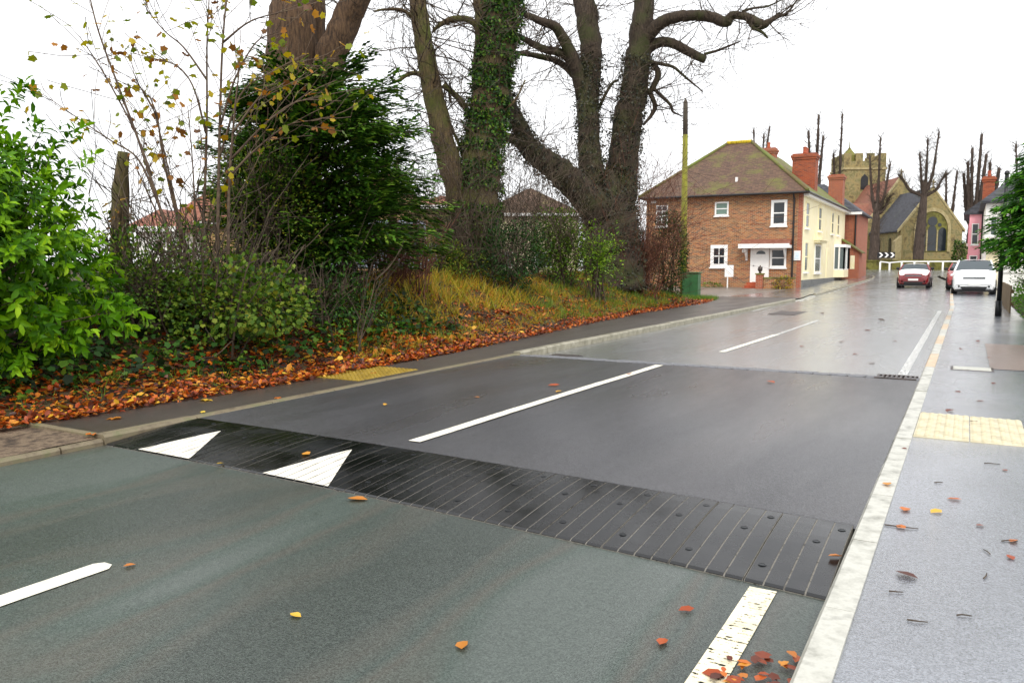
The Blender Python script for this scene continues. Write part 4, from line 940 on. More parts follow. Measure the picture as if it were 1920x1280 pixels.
MB().tube([(-8.75, HY0-.42, HE), (-8.75, HY0-.1, HE-.35), (-8.75, HY0-.08, .2)], [.05]*3, 8).build('downpipe', MAT['gutter'], house)
window_y(house, -13.3, -12.48, 4.4, 5.22, HY0, bars=(0, 1), glass='glass_f')
window_y(house, -10.03, -9.14, 3.72, 5.2, HY0, bars=(0, 1), frame=.15)
window_y(house, -13.5, -12.47, 1.35, 2.68, HY0, bars=(1, 1), frame=.2)
window_y(house, -10.02, -9.1, 1.33, 2.46, HY0, bars=(0, 1), frame=.12)
window_y(house, -16.95, -16.2, 3.84, 5.15, HY0, bars=(1, 3), frame=.07)
door = MB().box(-11.0, -10.06, HY0-.06, HY0, .5, 2.46).build('door', MAT['white'], house)
MB().prism([(.26*math.cos(a), .2*math.sin(a)) for a in [PI*k/10 for k in range(11)]], lambda u, v, w: (-10.53+u, w, 2.12+v), HY0-.07, HY0-.062).build('fanlight', MAT['glass'], door)
MB().box(-10.66, -10.4, HY0-.075, HY0-.062, 1.32, 1.37).build('letter_plate', MAT['dark'], door)
MB().lathe([(.02,0),(.03,.03),(.03,.06),(.01,.07)], (-10.92, HY0-.13, 1.45), 8, 'y').build('handle', MAT['bolt'], door)
MB().box(-11.12, -11.0, HY0-.08, HY0, .48, 2.5).build('door_frame', MAT['white'], house)
cn = MB(); cn.add([(-11.65,HY0-.75,2.66),(-8.85,HY0-.75,2.66),(-8.85,HY0,2.98),(-11.65,HY0,2.98),(-11.65,HY0-.75,2.58),(-8.85,HY0-.75,2.58),(-8.85,HY0,2.58),(-11.65,HY0,2.58)],
       [(0,1,2,3),(4,7,6,5),(0,4,5,1),(1,5,6,2),(3,7,4,0)])
cano = cn.build('porch_canopy', MAT['roof_b'], house)
MB().box(-11.68, -8.82, HY0-.79, HY0-.752, 2.45, 2.7).box(-11.69, -11.652, HY0-.75, HY0, 2.45, 2.62).box(-8.848, -8.81, HY0-.75, HY0, 2.45, 2.62).build('fascia', MAT['white'], cano)
for xx in (-11.35, -9.15): MB().tube([(xx, HY0-.03, 1.85), (xx, HY0-.3, 2.1), (xx, HY0-.6, 2.46)], [.05]*3, 6).box(xx-.05, xx+.05, HY0-.07, HY0-.002, 1.75, 2.45).build('bracket', MAT['white'], cano)
MB().lathe([(.04,0),(.09,.03),(.09,.2),(.04,.25)], (-11.52, HY0-.12, 2.2), 8).build('wall_lamp', MAT['white'], house)
MB().box(-17.25, -16.95, HY0-.14, HY0, 5.3, 5.42).build('flood_lamp', MAT['white'], house)
for i in range(3): MB().box(-11.3+.05*i, -9.75, HY0-1.15+.32*i, HY0-.003, .02, .18+.15*i).build('step', MAT['tilered'], house)
# cream side openings
for y0, y1 in ((48.95, 50.1), (53.5, 54.7), (59.0, 60.0), (61.8, 62.8)): window_x(house, y0, y1, 3.62, 5.15, HX1, surround='cream', glass='glass_c')
window_x(house, 48.95, 50.1, 1.08, 2.85, HX1, surround='cream')
window_x(house, 52.6, 54.8, 1.0, 2.78, HX1, surround='white')
MB().box(HX1, HX1+.32, 52.3, 55.2, 2.86, 3.0).box(HX1, HX1+.42, 52.2, 55.3, 3.0, 3.12).build('hood_mould', MAT['cream'], house)
MB().box(HX1, HX1+.04, 57.4, 58.5, .62, 2.6).build('side_door', MAT['cream'], house)
bay = MB(); ly, hy, dx = 60.9, 64.4, .62
poly = [(HX1, ly), (HX1+dx, ly+.5), (HX1+dx, hy-.5), (HX1, hy)]
bay.prism(poly, lambda u, v, w: (u, v, w), .62, 1.15); b1 = bay.build('bay_window', MAT['cream'], house)
MB().prism([(HX1, ly-.08), (HX1+dx+.1, ly+.46), (HX1+dx+.1, hy-.46), (HX1, hy+.08)], lambda u, v, w: (u, v, w), 2.75, 2.95).prism(poly, lambda u, v, w: (u, v, w), 1.15, 1.22).build('bay_cornice', MAT['white'], b1)
for (ax, ay), (bx, by) in zip(poly[:-1], poly[1:]):
    for f in (0, .5, 1): x, y = lerp(ax, bx, f), lerp(ay, by, f); MB().box(x-.05, x+.05, y-.05, y+.05, 1.22, 2.75).build('mullion', MAT['white'], b1)
    MB().add([(ax-.03, ay, 1.22), (bx-.03, by, 1.22), (bx-.03, by, 2.75), (ax-.03, ay, 2.75)], [(0,1,2,3)]).build('pane', MAT['glass_c'], b1)
chimney(house, -9.3, 54.2, 1.4, 1.0, 5.6, 8.5, 'brick_o', 4, potmat='tilered')
chimney(house, -12.2, 57, 1.0, .8, 8, 9.4, 'brick_r', 1)
chimney(house, -8.85, 65.0, 1.0, 1.1, 5.3, 8.2, 'brick_r', 0)
# things by the front wall
t = thing('notice_board', 'blank white notice board on a thin post in front of the brick wall', 'sign', (-12.05, 46.9, gz(47)+.07))
MB().box(-12.33, -11.83, 46.88, 46.92, .8, 1.48).build('board', MAT['white'], t); MB().box(-12.2, -12.14, 46.921, 46.96, .05, 1.35).build('post', MAT['white'], t)
t = thing('wall_sign', 'small pale blue sign fixed at the corner of the brick front', 'sign', (-8.48, 47.9, 1.75))
MB().box(-8.68, -8.32, 47.92, 47.95, 1.75, 2.3).build('panel', MAT['white'], t); MB().box(-8.63, -8.37, 47.905, 47.919, 1.83, 2.2).build('print', MAT['blue_sign'], t)
t = thing('garden_wall', 'low mossy brick wall beside the front door steps', 'wall', (-9.3, 46.5, gz(47)))
MB().box(-10.0, -8.32, 46.35, 46.58, -.1, .72).build('wall', MAT['brick'], t); MB().box(-10.02, -8.3, 46.32, 46.61, .722, .8).build('coping', MAT['stone_m'], t)
t = thing('gate_pillar', 'brick gate pillar topped by a dark stone finial by the front steps', 'pillar', (-10.2, 46.4, gz(47)))
MB().box(-10.4, -10.02, 46.22, 46.6, -.1, .95).build('shaft', MAT['brick_r'], t); MB().box(-10.44, -9.98, 46.18, 46.64, .952, 1.02).build('cap', MAT['stone_m'], t)
MB().lathe([(.1,0),(.05,.05),(.11,.14),(.14,.22),(.1,.32),(.04,.4),(.01,.46)], (-10.21, 46.41, 1.022), 10).build('finial', MAT['iron'], t, smooth=True)
shrub('border_plant', 'small green plant growing at the foot of the brick wall', 'plant', (-13.2, 47.4, .25), (.7, .25, .22), 300, (.06, .12), 'oval', MAT['grass_g'], 71, stems=4, base=(-13.2, 47.4, .1))
shrub('border_plant', 'straggly weeds growing over the low brick garden wall', 'plant', (-8.9, 46.25, .45), (.6, .2, .4), 420, (.06, .12), 'oval', MAT['grass'], 72, stems=5, base=(-8.9, 46.2, .1))
# cabinet and telegraph pole
t = thing('utility_cabinet', 'green metal utility cabinet beside the ivy hedge', 'cabinet', (-10.25, 33.6, 0))
MB().box(-10.58, -9.94, 33.45, 33.85, -.02, .1).build('base', MAT['plinth'], t); MB().cbox(-10.6, -9.92, 33.43, 33.87, .1, 1.13, .03).build('body', MAT['green_box'], t)
MB().box(-10.63, -9.89, 33.39, 33.91, 1.132, 1.18).build('lid', MAT['green_box'], t)
for a in (-10.57, -10.25): MB().box(a, a+.3, 33.415, 33.428, .16, 1.08).build('door', MAT['green_box'], t)
t = thing('telegraph_pole', 'tall mossy wooden telegraph pole in front of the brick house', 'pole', (-11.06, 35.1, 0))
MB().tube([(-11.06,35.1,-.1),(-11.1,35.1,3),(-11.12,35.1,7.2)], [.15,.14,.115], 12).build('shaft', MAT['wood_pole'], t, smooth=True)
MB().tube([(-11.121,35.1,7.2),(-11.14,35.1,8.55),(-11.14,35.1,8.75)], [.114,.105,.03], 12).build('top', MAT['wood_dark'], t, smooth=True)
mb = MB()
for i in range(6): mb.box(-11.3+.0, -10.95, 35.08, 35.11, 6.4+.35*i, 6.425+.35*i)
mb.build('foot_peg', MAT['bolt'], t)

# --- brick house behind with slate roof, and its lean-to
t = thing('slate_house', 'red brick house with a slate roof beyond the cream wall', 'house', (-10, 69, gz(66)))
MB().box(-14, -7.5, 66.6, 74, 0, 5.4).build('wall', MAT['brick_r'], t)
r_ = MB(); hipped(r_, -14.3, -7.2, 66.3, 74.3, 5.5, -11.5, -10.4, 69.5, 71, 8.0, th=.1); r_.build('roof', MAT['slate'], t)
MB().box(-14.35, -7.15, 66.2, 66.29, 5.32, 5.5).build('fascia', MAT['white'], t)
MB().tube([(-7.6,66.52,5.3),(-7.6,66.52,.5)], [.06,.06], 8).build('downpipe', MAT['gutter'], t)
t = thing('lean_to', 'small brick outbuilding with a mossy tiled roof beside the bay window', 'outbuilding', (-7.4, 65, gz(65)))
MB().box(-8.28, -7.05, 64.6, 66.58, .1, 2.55).build('wall', MAT['brick_r'], t)
MB().add([(-8.28,64.4,3.45),(-6.85,64.4,2.45),(-6.85,66.58,2.45),(-8.28,66.58,3.45),(-8.28,64.4,3.35),(-6.85,64.4,2.35),(-6.85,66.58,2.35),(-8.28,66.58,3.35)], [(0,1,2,3),(4,7,6,5),(0,4,5,1),(1,5,6,2)]).build('roof', MAT['roof_m'], t)
MB().prism([(-8.28,2.55),(-7.1,2.55),(-8.28,3.35)], lambda u, v, w: (u, w, v), 64.6, 66.5).build('gable', MAT['brick_r'], t)
MB().box(-7.65, -7.35, 64.57, 64.6, 1.2, 2.2).build('window', MAT['cream'], t)

# --- church, built in its own axes
church = thing('church', 'old stone church with a traceried east window and a battlemented tower', 'church', (-7.0, 104.0, 1.05), math.radians(25))
def lb(mb, name, mat, par=None): return mb.build(name, mat, par or church, local=True)
def gable_house(x0, x1, y0, y1, ze, zr, nm, roofmat, eav=.25):
    xm = (x0+x1)/2
    wll = lb(MB().prism([(x0,0),(x1,0),(x1,ze),(xm,zr),(x0,ze)], lambda u, v, w: (u, w, v), y0, y1), nm, MAT['stone'])
    sl = (zr-ze)/(xm-x0); r = MB(); e = eav; th = .16
    for s, xa in ((-1, x0), (1, x1)):
        xo = xa+s*e; zo = ze-sl*e
        r.add([(xo,y0+.3,zo+.05),(xm,y0+.3,zr+.05),(xm,y1,zr+.05),(xo,y1,zo+.05),(xo,y0+.3,zo+.05+th),(xm,y0+.3,zr+.05+th),(xm,y1,zr+.05+th),(xo,y1,zo+.05+th)],
              [(0,1,2,3),(4,7,6,5),(0,4,5,1),(0,3,7,4),(3,2,6,7)])
    lb(r, 'roof', roofmat)
    c = MB()
    for s, xa in ((-1, x0), (1, x1)):
        xo = xa+s*e*1.1; zo = ze-sl*e*1.1
        c.add([(xo,y0-.06,zo+.02),(xm,y0-.06,zr+.02),(xm,y0+.3,zr+.02),(xo,y0+.3,zo+.02),(xo,y0-.06,zo+.34),(xm,y0-.06,zr+.34),(xm,y0+.3,zr+.34),(xo,y0+.3,zo+.34)], [(0,1,2,3),(4,7,6,5),(0,4,5,1),(0,3,7,4),(3,2,6,7)])
    lb(c, 'gable_coping', MAT['stone_l'])
    lb(MB().box(xm-.06, xm+.06, y0+.05, y0+.17, zr+.3, zr+1.15).box(xm-.3, xm+.3, y0+.05, y0+.17, zr+.75, zr+.87), 'finial_cross', MAT['stone_l'])
    return wll
gable_house(0, 6.9, 0, 9.6, 4.6, 9.2, 'chancel', MAT['slate'])
gable_house(-1.0, 8.0, 9.6, 22.0, 5.0, 11.5, 'nave', MAT['roof_b'])
# transept-like aisle on the road side
lb(MB().prism([(11.0,0),(18.5,0),(18.5,5),(14.75,8.4),(11.0,5)], lambda u, v, w: (w, u, v), -4.8, -1.0), 'aisle', MAT['stone'])
r_ = MB()
for s in (-1, 1):
    ya = 14.75+s*4.0; r_.add([(-4.9,ya,4.9),(3,ya,4.9),(3,14.75,8.55),(-4.9,14.75,8.55),(-4.9,ya,5.06),(3,ya,5.06),(3,14.75,8.71),(-4.9,14.75,8.71)], [(0,1,2,3),(4,7,6,5),(0,4,5,1),(0,3,7,4),(3,2,6,7)])
lb(r_, 'roof', MAT['roof_b'])
tw_ = lb(MB().box(.3, 6.1, 22.0, 27.8, 0, 15.2), 'tower', MAT['stone'])
mb = MB().box(.15, 6.25, 21.85, 27.95, 14.0, 14.3); lb(mb, 'string_course', MAT['stone_l'], tw_)
def merlon(x0, x1, y0, y1): lb(MB().box(x0, x1, y0, y1, 15.2, 16.3), 'merlon', MAT['stone'], tw_)
for i in range(4):
    a = .3+i*1.6; merlon(a, a+1.0, 22.0, 22.4); merlon(a, a+1.0, 27.4, 27.8)
for i in range(3):
    a = 22.4+.6+i*1.55; merlon(.3, .7, a, a+.9); merlon(5.7, 6.1, a, a+.9)
lb(MB().prism([(0,0),(1,0)]+[(1-.5*(1-math.cos(k*PI/2/4)), 1.4+.6*math.sin(k*PI/2/4)) for k in range(5)][:-1]+[(.5, 2.2)]+[(.5-.5*math.cos(k*PI/2/4), 1.4+.6*math.sin(k*PI/2/4)) for k in range(4)][::-1], lambda u, v, w: (2.7+u, w, 11.2+v), 21.93, 21.99), 'belfry_opening', MAT['dark'], tw_)
lb(MB().lathe([(1.1,0),(1.1,.9),(.95,1.0),(.35,1.7),(.08,2.1),(.04,3.0)], (1.4, 23.3, 15.2), 8), 'stair_turret', MAT['stone_m'], tw_)
def arch(w, zs, rise, k=9):
    return [(-w,0),(w,0)]+[(w-w*(1-math.cos(a))*1.0 if 0 else w*math.cos(a), zs+rise*math.sin(a)**.85) for a in [PI/2*i/k for i in range(k+1)]]+[(-w*math.cos(a), zs+rise*math.sin(a)**.85) for a in [PI/2*i/k for i in range(k+1)]][::-1][1:]
def arch_ring(w0, w1, zs, r0, r1, cx, y0, y1, zb, mat, nm, par):
    o, i = arch(w0, zs, r0), arch(w1, zs, r1); n = len(o); mb = MB()
    for k in range(1, n):
        if k == n-1: a, b = k, 0
        else: a, b = k, k+1
        q = [o[a], o[b], i[b], i[a]]; mb.prism(q, lambda u, v, w: (cx+u, w, zb+v), y0, y1)
    return lb(mb, nm, mat, par)
EW = lb(MB().prism(arch(1.75, 2.3, 2.4), lambda u, v, w: (3.5+u, w, 2.0+v), -.05, -.005), 'east_window', MAT['stone_m'])
arch_ring(2.05, 1.72, 2.3, 2.75, 2.35, 3.5, -.16, -.051, 2.0, MAT['stone_l'], 'hood_mould', EW)
for cx, w_, h_ in ((2.35, .45, 2.0), (3.5, .47, 2.25), (4.65, .45, 2.0)):
    lb(MB().prism(arch(w_, h_, .7), lambda u, v, w, cx=cx: (cx+u, w, 2.1+v), -.085, -.055), 'light', MAT['glass'], EW)
lb(MB().lathe([(.55,0),(.55,.03)], (3.5, -.085, 5.5), 14, 'y'), 'roundel', MAT['glass'], EW)
for cx in (2.93, 4.07): lb(MB().box(cx-.07, cx+.07, -.13, -.086, 2.05, 4.5), 'mullion', MAT['stone_l'], EW)
for cx, cz in ((2.7, 5.1), (4.3, 5.1)): lb(MB().lathe([(.22,0),(.22,.03)], (cx, -.085, cz), 10, 'y'), 'quatrefoil', MAT['glass'], EW)
for yy in (3.0, 6.5): lb(MB().prism(arch(.35, 1.6, .5), lambda u, v, w, yy=yy: (w, yy+u, 1.6+v), -.06, -.004), 'lancet_window', MAT['glass'])
lb(MB().box(-.75, .0, -.45, .35, 0, 3.2).add([(-.75,-.45,3.2),(0,-.45,3.2),(0,.35,3.2),(-.75,.35,3.2),(0,-.45,3.9),(0,.35,3.9)], [(0,1,4),(0,4,5,3),(3,5,2)]), 'buttress', MAT['stone_l'])
lb(MB().box(6.9, 7.6, -.45, .35, 0, 3.0), 'buttress', MAT['stone'])
lb(MB().tube([(-.35,7.2,4.2),(-.3,7.2,0)], [.07,.07], 6), 'downpipe', MAT['gutter'])
# churchyard wall, railing, chevron sign
t = thing('churchyard_wall', 'low mossy stone wall in front of the church', 'wall', (-6, 99.4, 1.0))
MB().box(-14, 1.5, 99.2, 99.7, .6, 1.95).build('wall', MAT['stone_m'], t); MB().box(-14.1, 1.6, 99.1, 99.8, 1.951, 2.08).build('coping', MAT['stone_m'], t)
t = thing('railing', 'low white post and rail barrier along the bend below the church', 'railing', (-5, 98, 1.0))
px_ = [-8.5, -7.55, -6.35, -5.1, -3.75, -2.35, -.95, .45]
for i, x in enumerate(px_): MB().box(x-.09, x+.09, 97.92, 98.08, .85, 1.86-(.1 if i == 1 else 0)).build('post', MAT['white'], t)
for (a, b), i in zip(zip(px_, px_[1:]), range(9)):
    za, zb = 1.9-(.12 if i == 1 else 0), 1.9-(.12 if i == 0 else 0)
    MB().add([(a,97.93,za-.06),(b-.01,97.93,zb-.06),(b-.01,98.07,zb-.06),(a,98.07,za-.06),(a,97.93,za+.06),(b-.01,97.93,zb+.06),(b-.01,98.07,zb+.06),(a,98.07,za+.06)], [(0,3,2,1),(4,5,6,7),(0,1,5,4),(1,2,6,5),(2,3,7,6),(3,0,4,7)]).build('rail', MAT['white'], t)
t = thing('chevron_sign', 'black bend sign with three white chevrons behind the white railing', 'sign', (-8.0, 98.7, 1.0))
MB().box(-8.9, -7.1, 98.68, 98.72, 2.3, 2.95).build('panel', MAT['dark'], t)
for i in range(3):
    x = -8.75+i*.58; MB().add([(x,98.67,2.9),(x+.2,98.67,2.9),(x+.45,98.67,2.625),(x+.2,98.67,2.35),(x,98.67,2.35),(x+.25,98.67,2.625)], [(0,5,2,1),(5,4,3,2)]).build('chevron', MAT['white'], t)
for x in (-8.6, -7.4): MB().box(x-.04, x+.04, 98.721, 98.78, .9, 2.9).build('post', MAT['wood_dark'], t)

# pollarded limes
def pollard(label, x, y, H, stems, seed, z=None, lean=0.0, fork=.42, r=.42):
    b = Vector((x, y, gz(y)+.1 if z is None else z)); t = thing('pollarded_lime', label, 'tree', b); rg = random.Random(seed); tw = MB()
    zf = H*fork; c = [b-Vector((0, 0, .2)), b+Vector((lean*.4, 0, zf*.5)), b+Vector((lean*.9, 0, zf))]
    q = limb_pts(c, 6); MB().tube(q, radii([r*1.2, r*.95, r*.55], len(q)), 10, lump=.1, rg=rg).build('trunk', MAT['bark_p'], t, smooth=True)
    for k, (dx, top) in enumerate(stems):
        s = q[-3]; e = b+Vector((dx, rg.uniform(-.8, .8), H*top)); m1 = s.lerp(e, .35)+Vector((dx*.22, 0, -.1)); m2 = s.lerp(e, .7)+Vector((dx*.1, rg.gauss(0, .1), 0))
        p = limb_pts([s, m1, m2, e], 5); n = len(p); rs = radii([r*.42, r*.27, r*.2, r*.13], n)
        for i in range(2, n):
            if rg.random() < .35: rs[i] *= 1.35
        rs[-1] = r*.2; rs[-2] = r*.2
        MB().tube(p, rs, 8, lump=.12, rg=rg).build('stem', MAT['bark_p'], t, smooth=True)
        for i in range(2, n):
            for _ in range(8): twig(tw, p[i], Vector((rg.gauss(0, .8), rg.gauss(0, .8), .6)), rg.uniform(.3, 1.3), .02, 1, rg, up=.25, n=3)
    for _ in range(70): twig(tw, q[rg.randint(3, len(q)-1)], Vector((rg.gauss(0, 1), rg.gauss(0, 1), .3)), rg.uniform(.5, 1.6), .03, 1, rg, up=.2, n=3)
    tw.build('twigs', MAT['twig'], t)
G_ = 'pollarded lime trees round the church'
pollard('pollarded tree forked into two thin stems beside the chevron sign', -9.4, 97.6+2.6, 14.6, [(-.9,.87),(.2,1.0),(1.3,.8),(1.4,.55)], 81, lean=.1, r=.52, fork=.5)
pollard('pollarded tree with two upright prongs in front of the church window', -4.9, 100.3, 14.8, [(.4,.96),(1.5,1.0),(-2.3,.7),(2.2,.68),(-.3,.85)], 82, lean=.4, r=.5, fork=.64)
pollard('pollarded tree with a tall cluster of knuckled stems beside the pink house', .3, 112, 15.6, [(-1.3,.72),(-.5,.9),(.4,1.0),(1.0,.85),(-.9,.8),(.9,.68)], 83, fork=.32, r=.8)
pollard('slim pollarded tree with two close stems at the right corner of the church', -2.6, 122, 12.5, [(-.5,1.0),(.8,1.0)], 84, fork=.45, r=.6)
pollard('pollarded tree with three stems rising behind the big chimney', -16.7, 104, 18.2, [(-.8,.9),(.3,1.0),(.9,.86)], 85, fork=.5, r=.7)
pollard('pollarded tree with one thin pole in front of the tower', -14.6, 106, 18.4, [(.6,1.0),(-.3,.75)], 86, fork=.5, r=.55, lean=.3)
pollard('pollarded tree peeping over the mossy house roof', -23.8, 106, 18.5, [(-1.0,.95),(.6,.9),(1.0,.96)], 87, fork=.5, r=.6)
pollard('pollarded tree with branching stems above the white house', 4.6, 100, 13.0, [(-.8,1.0),(.3,.92),(1.1,1.0),(1.9,.8)], 88, fork=.5, r=.5)
pollard('stout reddish pollarded tree behind the pink house chimney', 2.2, 118, 13.6, [(-.4,.95),(.6,.9)], 89, fork=.5, r=.9)

# --- right-hand houses
t = thing('pink_house', 'pink painted cottage with a dark tiled roof beyond the parked cars', 'house', (1.6, 62, gz(62)))
MB().box(-.05, 6, 60.0, 68, .2, 4.75).build('wall', MAT['pink'], t)
r_ = MB(); hipped(r_, -.4, 6.3, 59.85, 68.3, 4.85, 2.3, 2.6, 60.2, 68.2, 7.0, th=.12); r_.build('roof', MAT['slate'], t)
chimney(t, 1.0, 65.5, .7, .9, 5.0, 7.6, 'brick_o', 2)
for y0, y1, z0, z1 in ((61.3, 62.6, 2.9, 4.2), (64.5, 65.7, 2.9, 4.2), (61.3, 62.8, 1.0, 2.2), (64.5, 66, 1.0, 2.2)): window_x(t, y0, y1, z0, z1, -.05, face=-1, surround='pink')
window_y(t, .1, .5, 2.8, 4.15, 60.0, bars=(0, 1), frame=.05, proud=.04)
window_y(t, .05, .5, 1.3, 2.1, 60.0, bars=(0, 1), frame=.05, proud=.04)
MB().tube([(.68,59.93,4.8),(.68,59.93,.4)], [.05,.05], 6).build('downpipe', MAT['gutter'], t)
t = thing('white_house', 'white rendered cottage between the pink house and the roadside conifer', 'house', (4, 55, gz(55)))
MB().box(.72, 7, 52, 59.8, .1, 4.9).build('wall', MAT['white_r'], t)
r_ = MB(); hipped(r_, .45, 7.3, 51.7, 59.84, 5.0, 3, 4.5, 55, 58, 7.4, th=.12); r_.build('roof', MAT['slate'], t)
window_y(t, .95, 1.3, 3.1, 4.2, 52.0, bars=(0, 1), frame=.06, proud=.04, glass='glass_c')
MB().box(.85, 1.45, 51.96, 52.0, .3, 2.3).build('door', MAT['cream'], t)
MB().box(.78, 1.6, 51.5, 52, 2.4, 2.5).build('door_hood', MAT['white'], t)
t = thing('white_gate_wall', 'short white wall beside the black post', 'wall', (1.5, 40, .1))
MB().box(1.2, 2.6, 39.8, 40.1, .05, 1.15).build('wall', MAT['white_r'], t); MB().box(1.15, 2.65, 39.75, 40.15, 1.151, 1.22).build('coping', MAT['white_r'], t)
t = thing('board_fence', 'low weathered board fence behind the black post', 'fence', (1.2, 30, .1))
for i in range(34):
    y = 27.2+i*.33; MB().box(1.1, 1.135, y, y+.31, .06, .86+rng.uniform(-.02, .02)).build('board', MAT['timber'], t)
MB().box(1.136, 1.2, 27.2, 38.4, .3, .4).box(1.136, 1.2, 27.2, 38.4, .65, .75).build('rail', MAT['timber'], t)

# lamp post with its label plate
t = thing('street_post', 'black metal post with a small white plate beside the evergreen shrubs', 'post', (.78, 25.6, PZ))
MB().tube([(.78,25.6,.05),(.78,25.6,.5)], [.085,.08], 12).build('base', MAT['dark'], t, smooth=True)
MB().tube([(.78,25.6,.5),(.79,25.6,2.4),(.8,25.6,3.9)], [.06,.055,.05], 12).build('shaft', MAT['dark'], t, smooth=True)
MB().lathe([(.06,0),(.07,.02),(.05,.08),(.01,.1)], (.8,25.6,3.9), 10).build('cap', MAT['dark'], t)
MB().box(.72, .86, 25.525, 25.535, 1.9, 2.12).build('plate', MAT['white'], t)

# shrubs and conifer on the right
conifer('cypress_tree', 'bushy green conifer overhanging the black roadside post', (2.42, 23.8, .15), 4.45, 1.75, 340, MAT['cypress'], 91, spr=(.12, .24), density=75, top=.45, zmin=.34, droop=.25, lift=.2)
shrub('clipped_shrub', 'rounded bright green shrub at the foot of the black roadside post', 'bush', (1.75, 24.4, .62), (.72, 1.0, .62), 4200, (.04, .075), 'oval', MAT['shrub_r'], 92, shell=.4, amp=.12, base=(1.75, 24.4, .1))
shrub('clipped_shrub', 'olive green hedge plant behind the rounded shrub', 'bush', (1.9, 27.5, .95), (.7, 1.6, .95), 3600, (.04, .075), 'diamond', MAT['bramble'], 93, hue=(0, .6), base=(1.9, 27.5, .1))
shrub('yard_shrub', 'dark evergreen shrub between the church and the pink house', 'bush', (-.9, 98.8, 2.6), (.7, .8, 1.7), 900, (.16, .3), 'diamond', MAT['ivy'], 94, base=(-.9, 98.8, 1.0))

# --- houses and vehicles behind the bank
def back_house(name, label, px0, px1, pe_, pr, pb, dep, wmat, rmat, L=8, yaw=None, wins=()):
    a, b = at(px0, pe_, dep), at(px1, pe_, dep); W = (b-a).length; ze = a.z; zr = at((px0+px1)/2, pr, dep+L*.35).z
    t = thing(name, label, 'house', (a.x, a.y, 0), math.atan2(b.y-a.y, b.x-a.x)); e = .3
    MB().box(0, W, 0, L, 0, ze).build('wall', wmat, t, local=True)
    r_ = MB(); k = min(W, L)/2*.95; hipped(r_, -e, W+e, -e, L+e, ze, k, max(k+.05, W-k), k, max(k+.05, L-k), zr, th=.15); r_.build('roof', rmat, t, local=True)
    MB().box(-e-.02, W+e+.02, -e-.06, -e-.003, ze-.22, ze).build('fascia', MAT['white'], t, local=True)
    for x0, x1, z0, z1 in wins:
        f = MB().box(x0, x1, -.06, 0, z0, z1).build('window', MAT['white'], t, local=True); MB().box(x0+.1, x1-.1, -.07, -.061, z0+.1, z1-.1).build('pane', MAT['glass_c'], f, local=True)
    return t
back_house('tan_house', 'tan rendered house half hidden behind the leafy saplings', 318, 455, 415, 355, 500, 36, MAT['tan'], MAT['roof_b'], wins=((.5, 1.6, 1.2, 2.4),))
back_house('white_cottage', 'white walled low house seen between the dead trunk and the saplings', 255, 322, 425, 398, 500, 33, MAT['white_r'], MAT['roof_b'])
back_house('red_roofed_house', 'distant house with a red hipped roof right of the dark conifer', 655, 765, 360, 322, 500, 60, MAT['tan'], MAT['roof_b'], L=7)
back_house('bungalow', 'pale bungalow glimpsed between the two big bare trees', 905, 1085, 400, 352, 500, 62, MAT['cream_b'], MAT['roof'], L=8, wins=((1, 2.4, 1.3, 2.5), (4, 5.4, 1.3, 2.5)))
back_house('brown_shed', 'long brown roofed shed behind the bare suckers', 770, 880, 385, 368, 500, 50, MAT['timber'], MAT['roof_b'], L=6)

# ------------------------------------------------------------------ vehicles (nose towards -y in their own axes)
MAT.update(
    paint_red=flat('car_paint_dark_red', '#7a1c20', .22, coat=.8, vary=.03), paint_white=flat('car_paint_white', '#eef0f0', .25, coat=.6, vary=.02), paint_maroon=flat('car_paint_maroon', '#9a3434', .25, coat=.6, vary=.03),
    carglass=flat('car_glass', '#2c3a40', .05, spec=.7), tyre=M('tyre_rubber', ['#101010', '#1c1c1c'], scale=20, rough=.8), rim=flat('wheel_alloy', '#9a9da0', .3, metal=.8),
    lamp_glass=flat('headlamp_lens', '#e8ecee', .08, spec=.7), plate=flat('number_plate', '#e9e9e4', .4), chrome=flat('chrome_trim', '#c8ccd0', .12, metal=1), stripe=flat('bonnet_glare_white', '#f0efee', .3, coat=.5), blacktrim=flat('black_trim', '#121214', .5),  # white glare on the red bonnet painted in as colour; the roof shares it
)
_m, _n, _l, _b = new_mat('headlamp_lit'); _b.inputs['Base Color'].default_value = (.9, .9, .85, 1); _b.inputs['Emission Color'].default_value = (1, .95, .85, 1); _b.inputs['Emission Strength'].default_value = 2.5
MAT['lamp_lit'] = _m
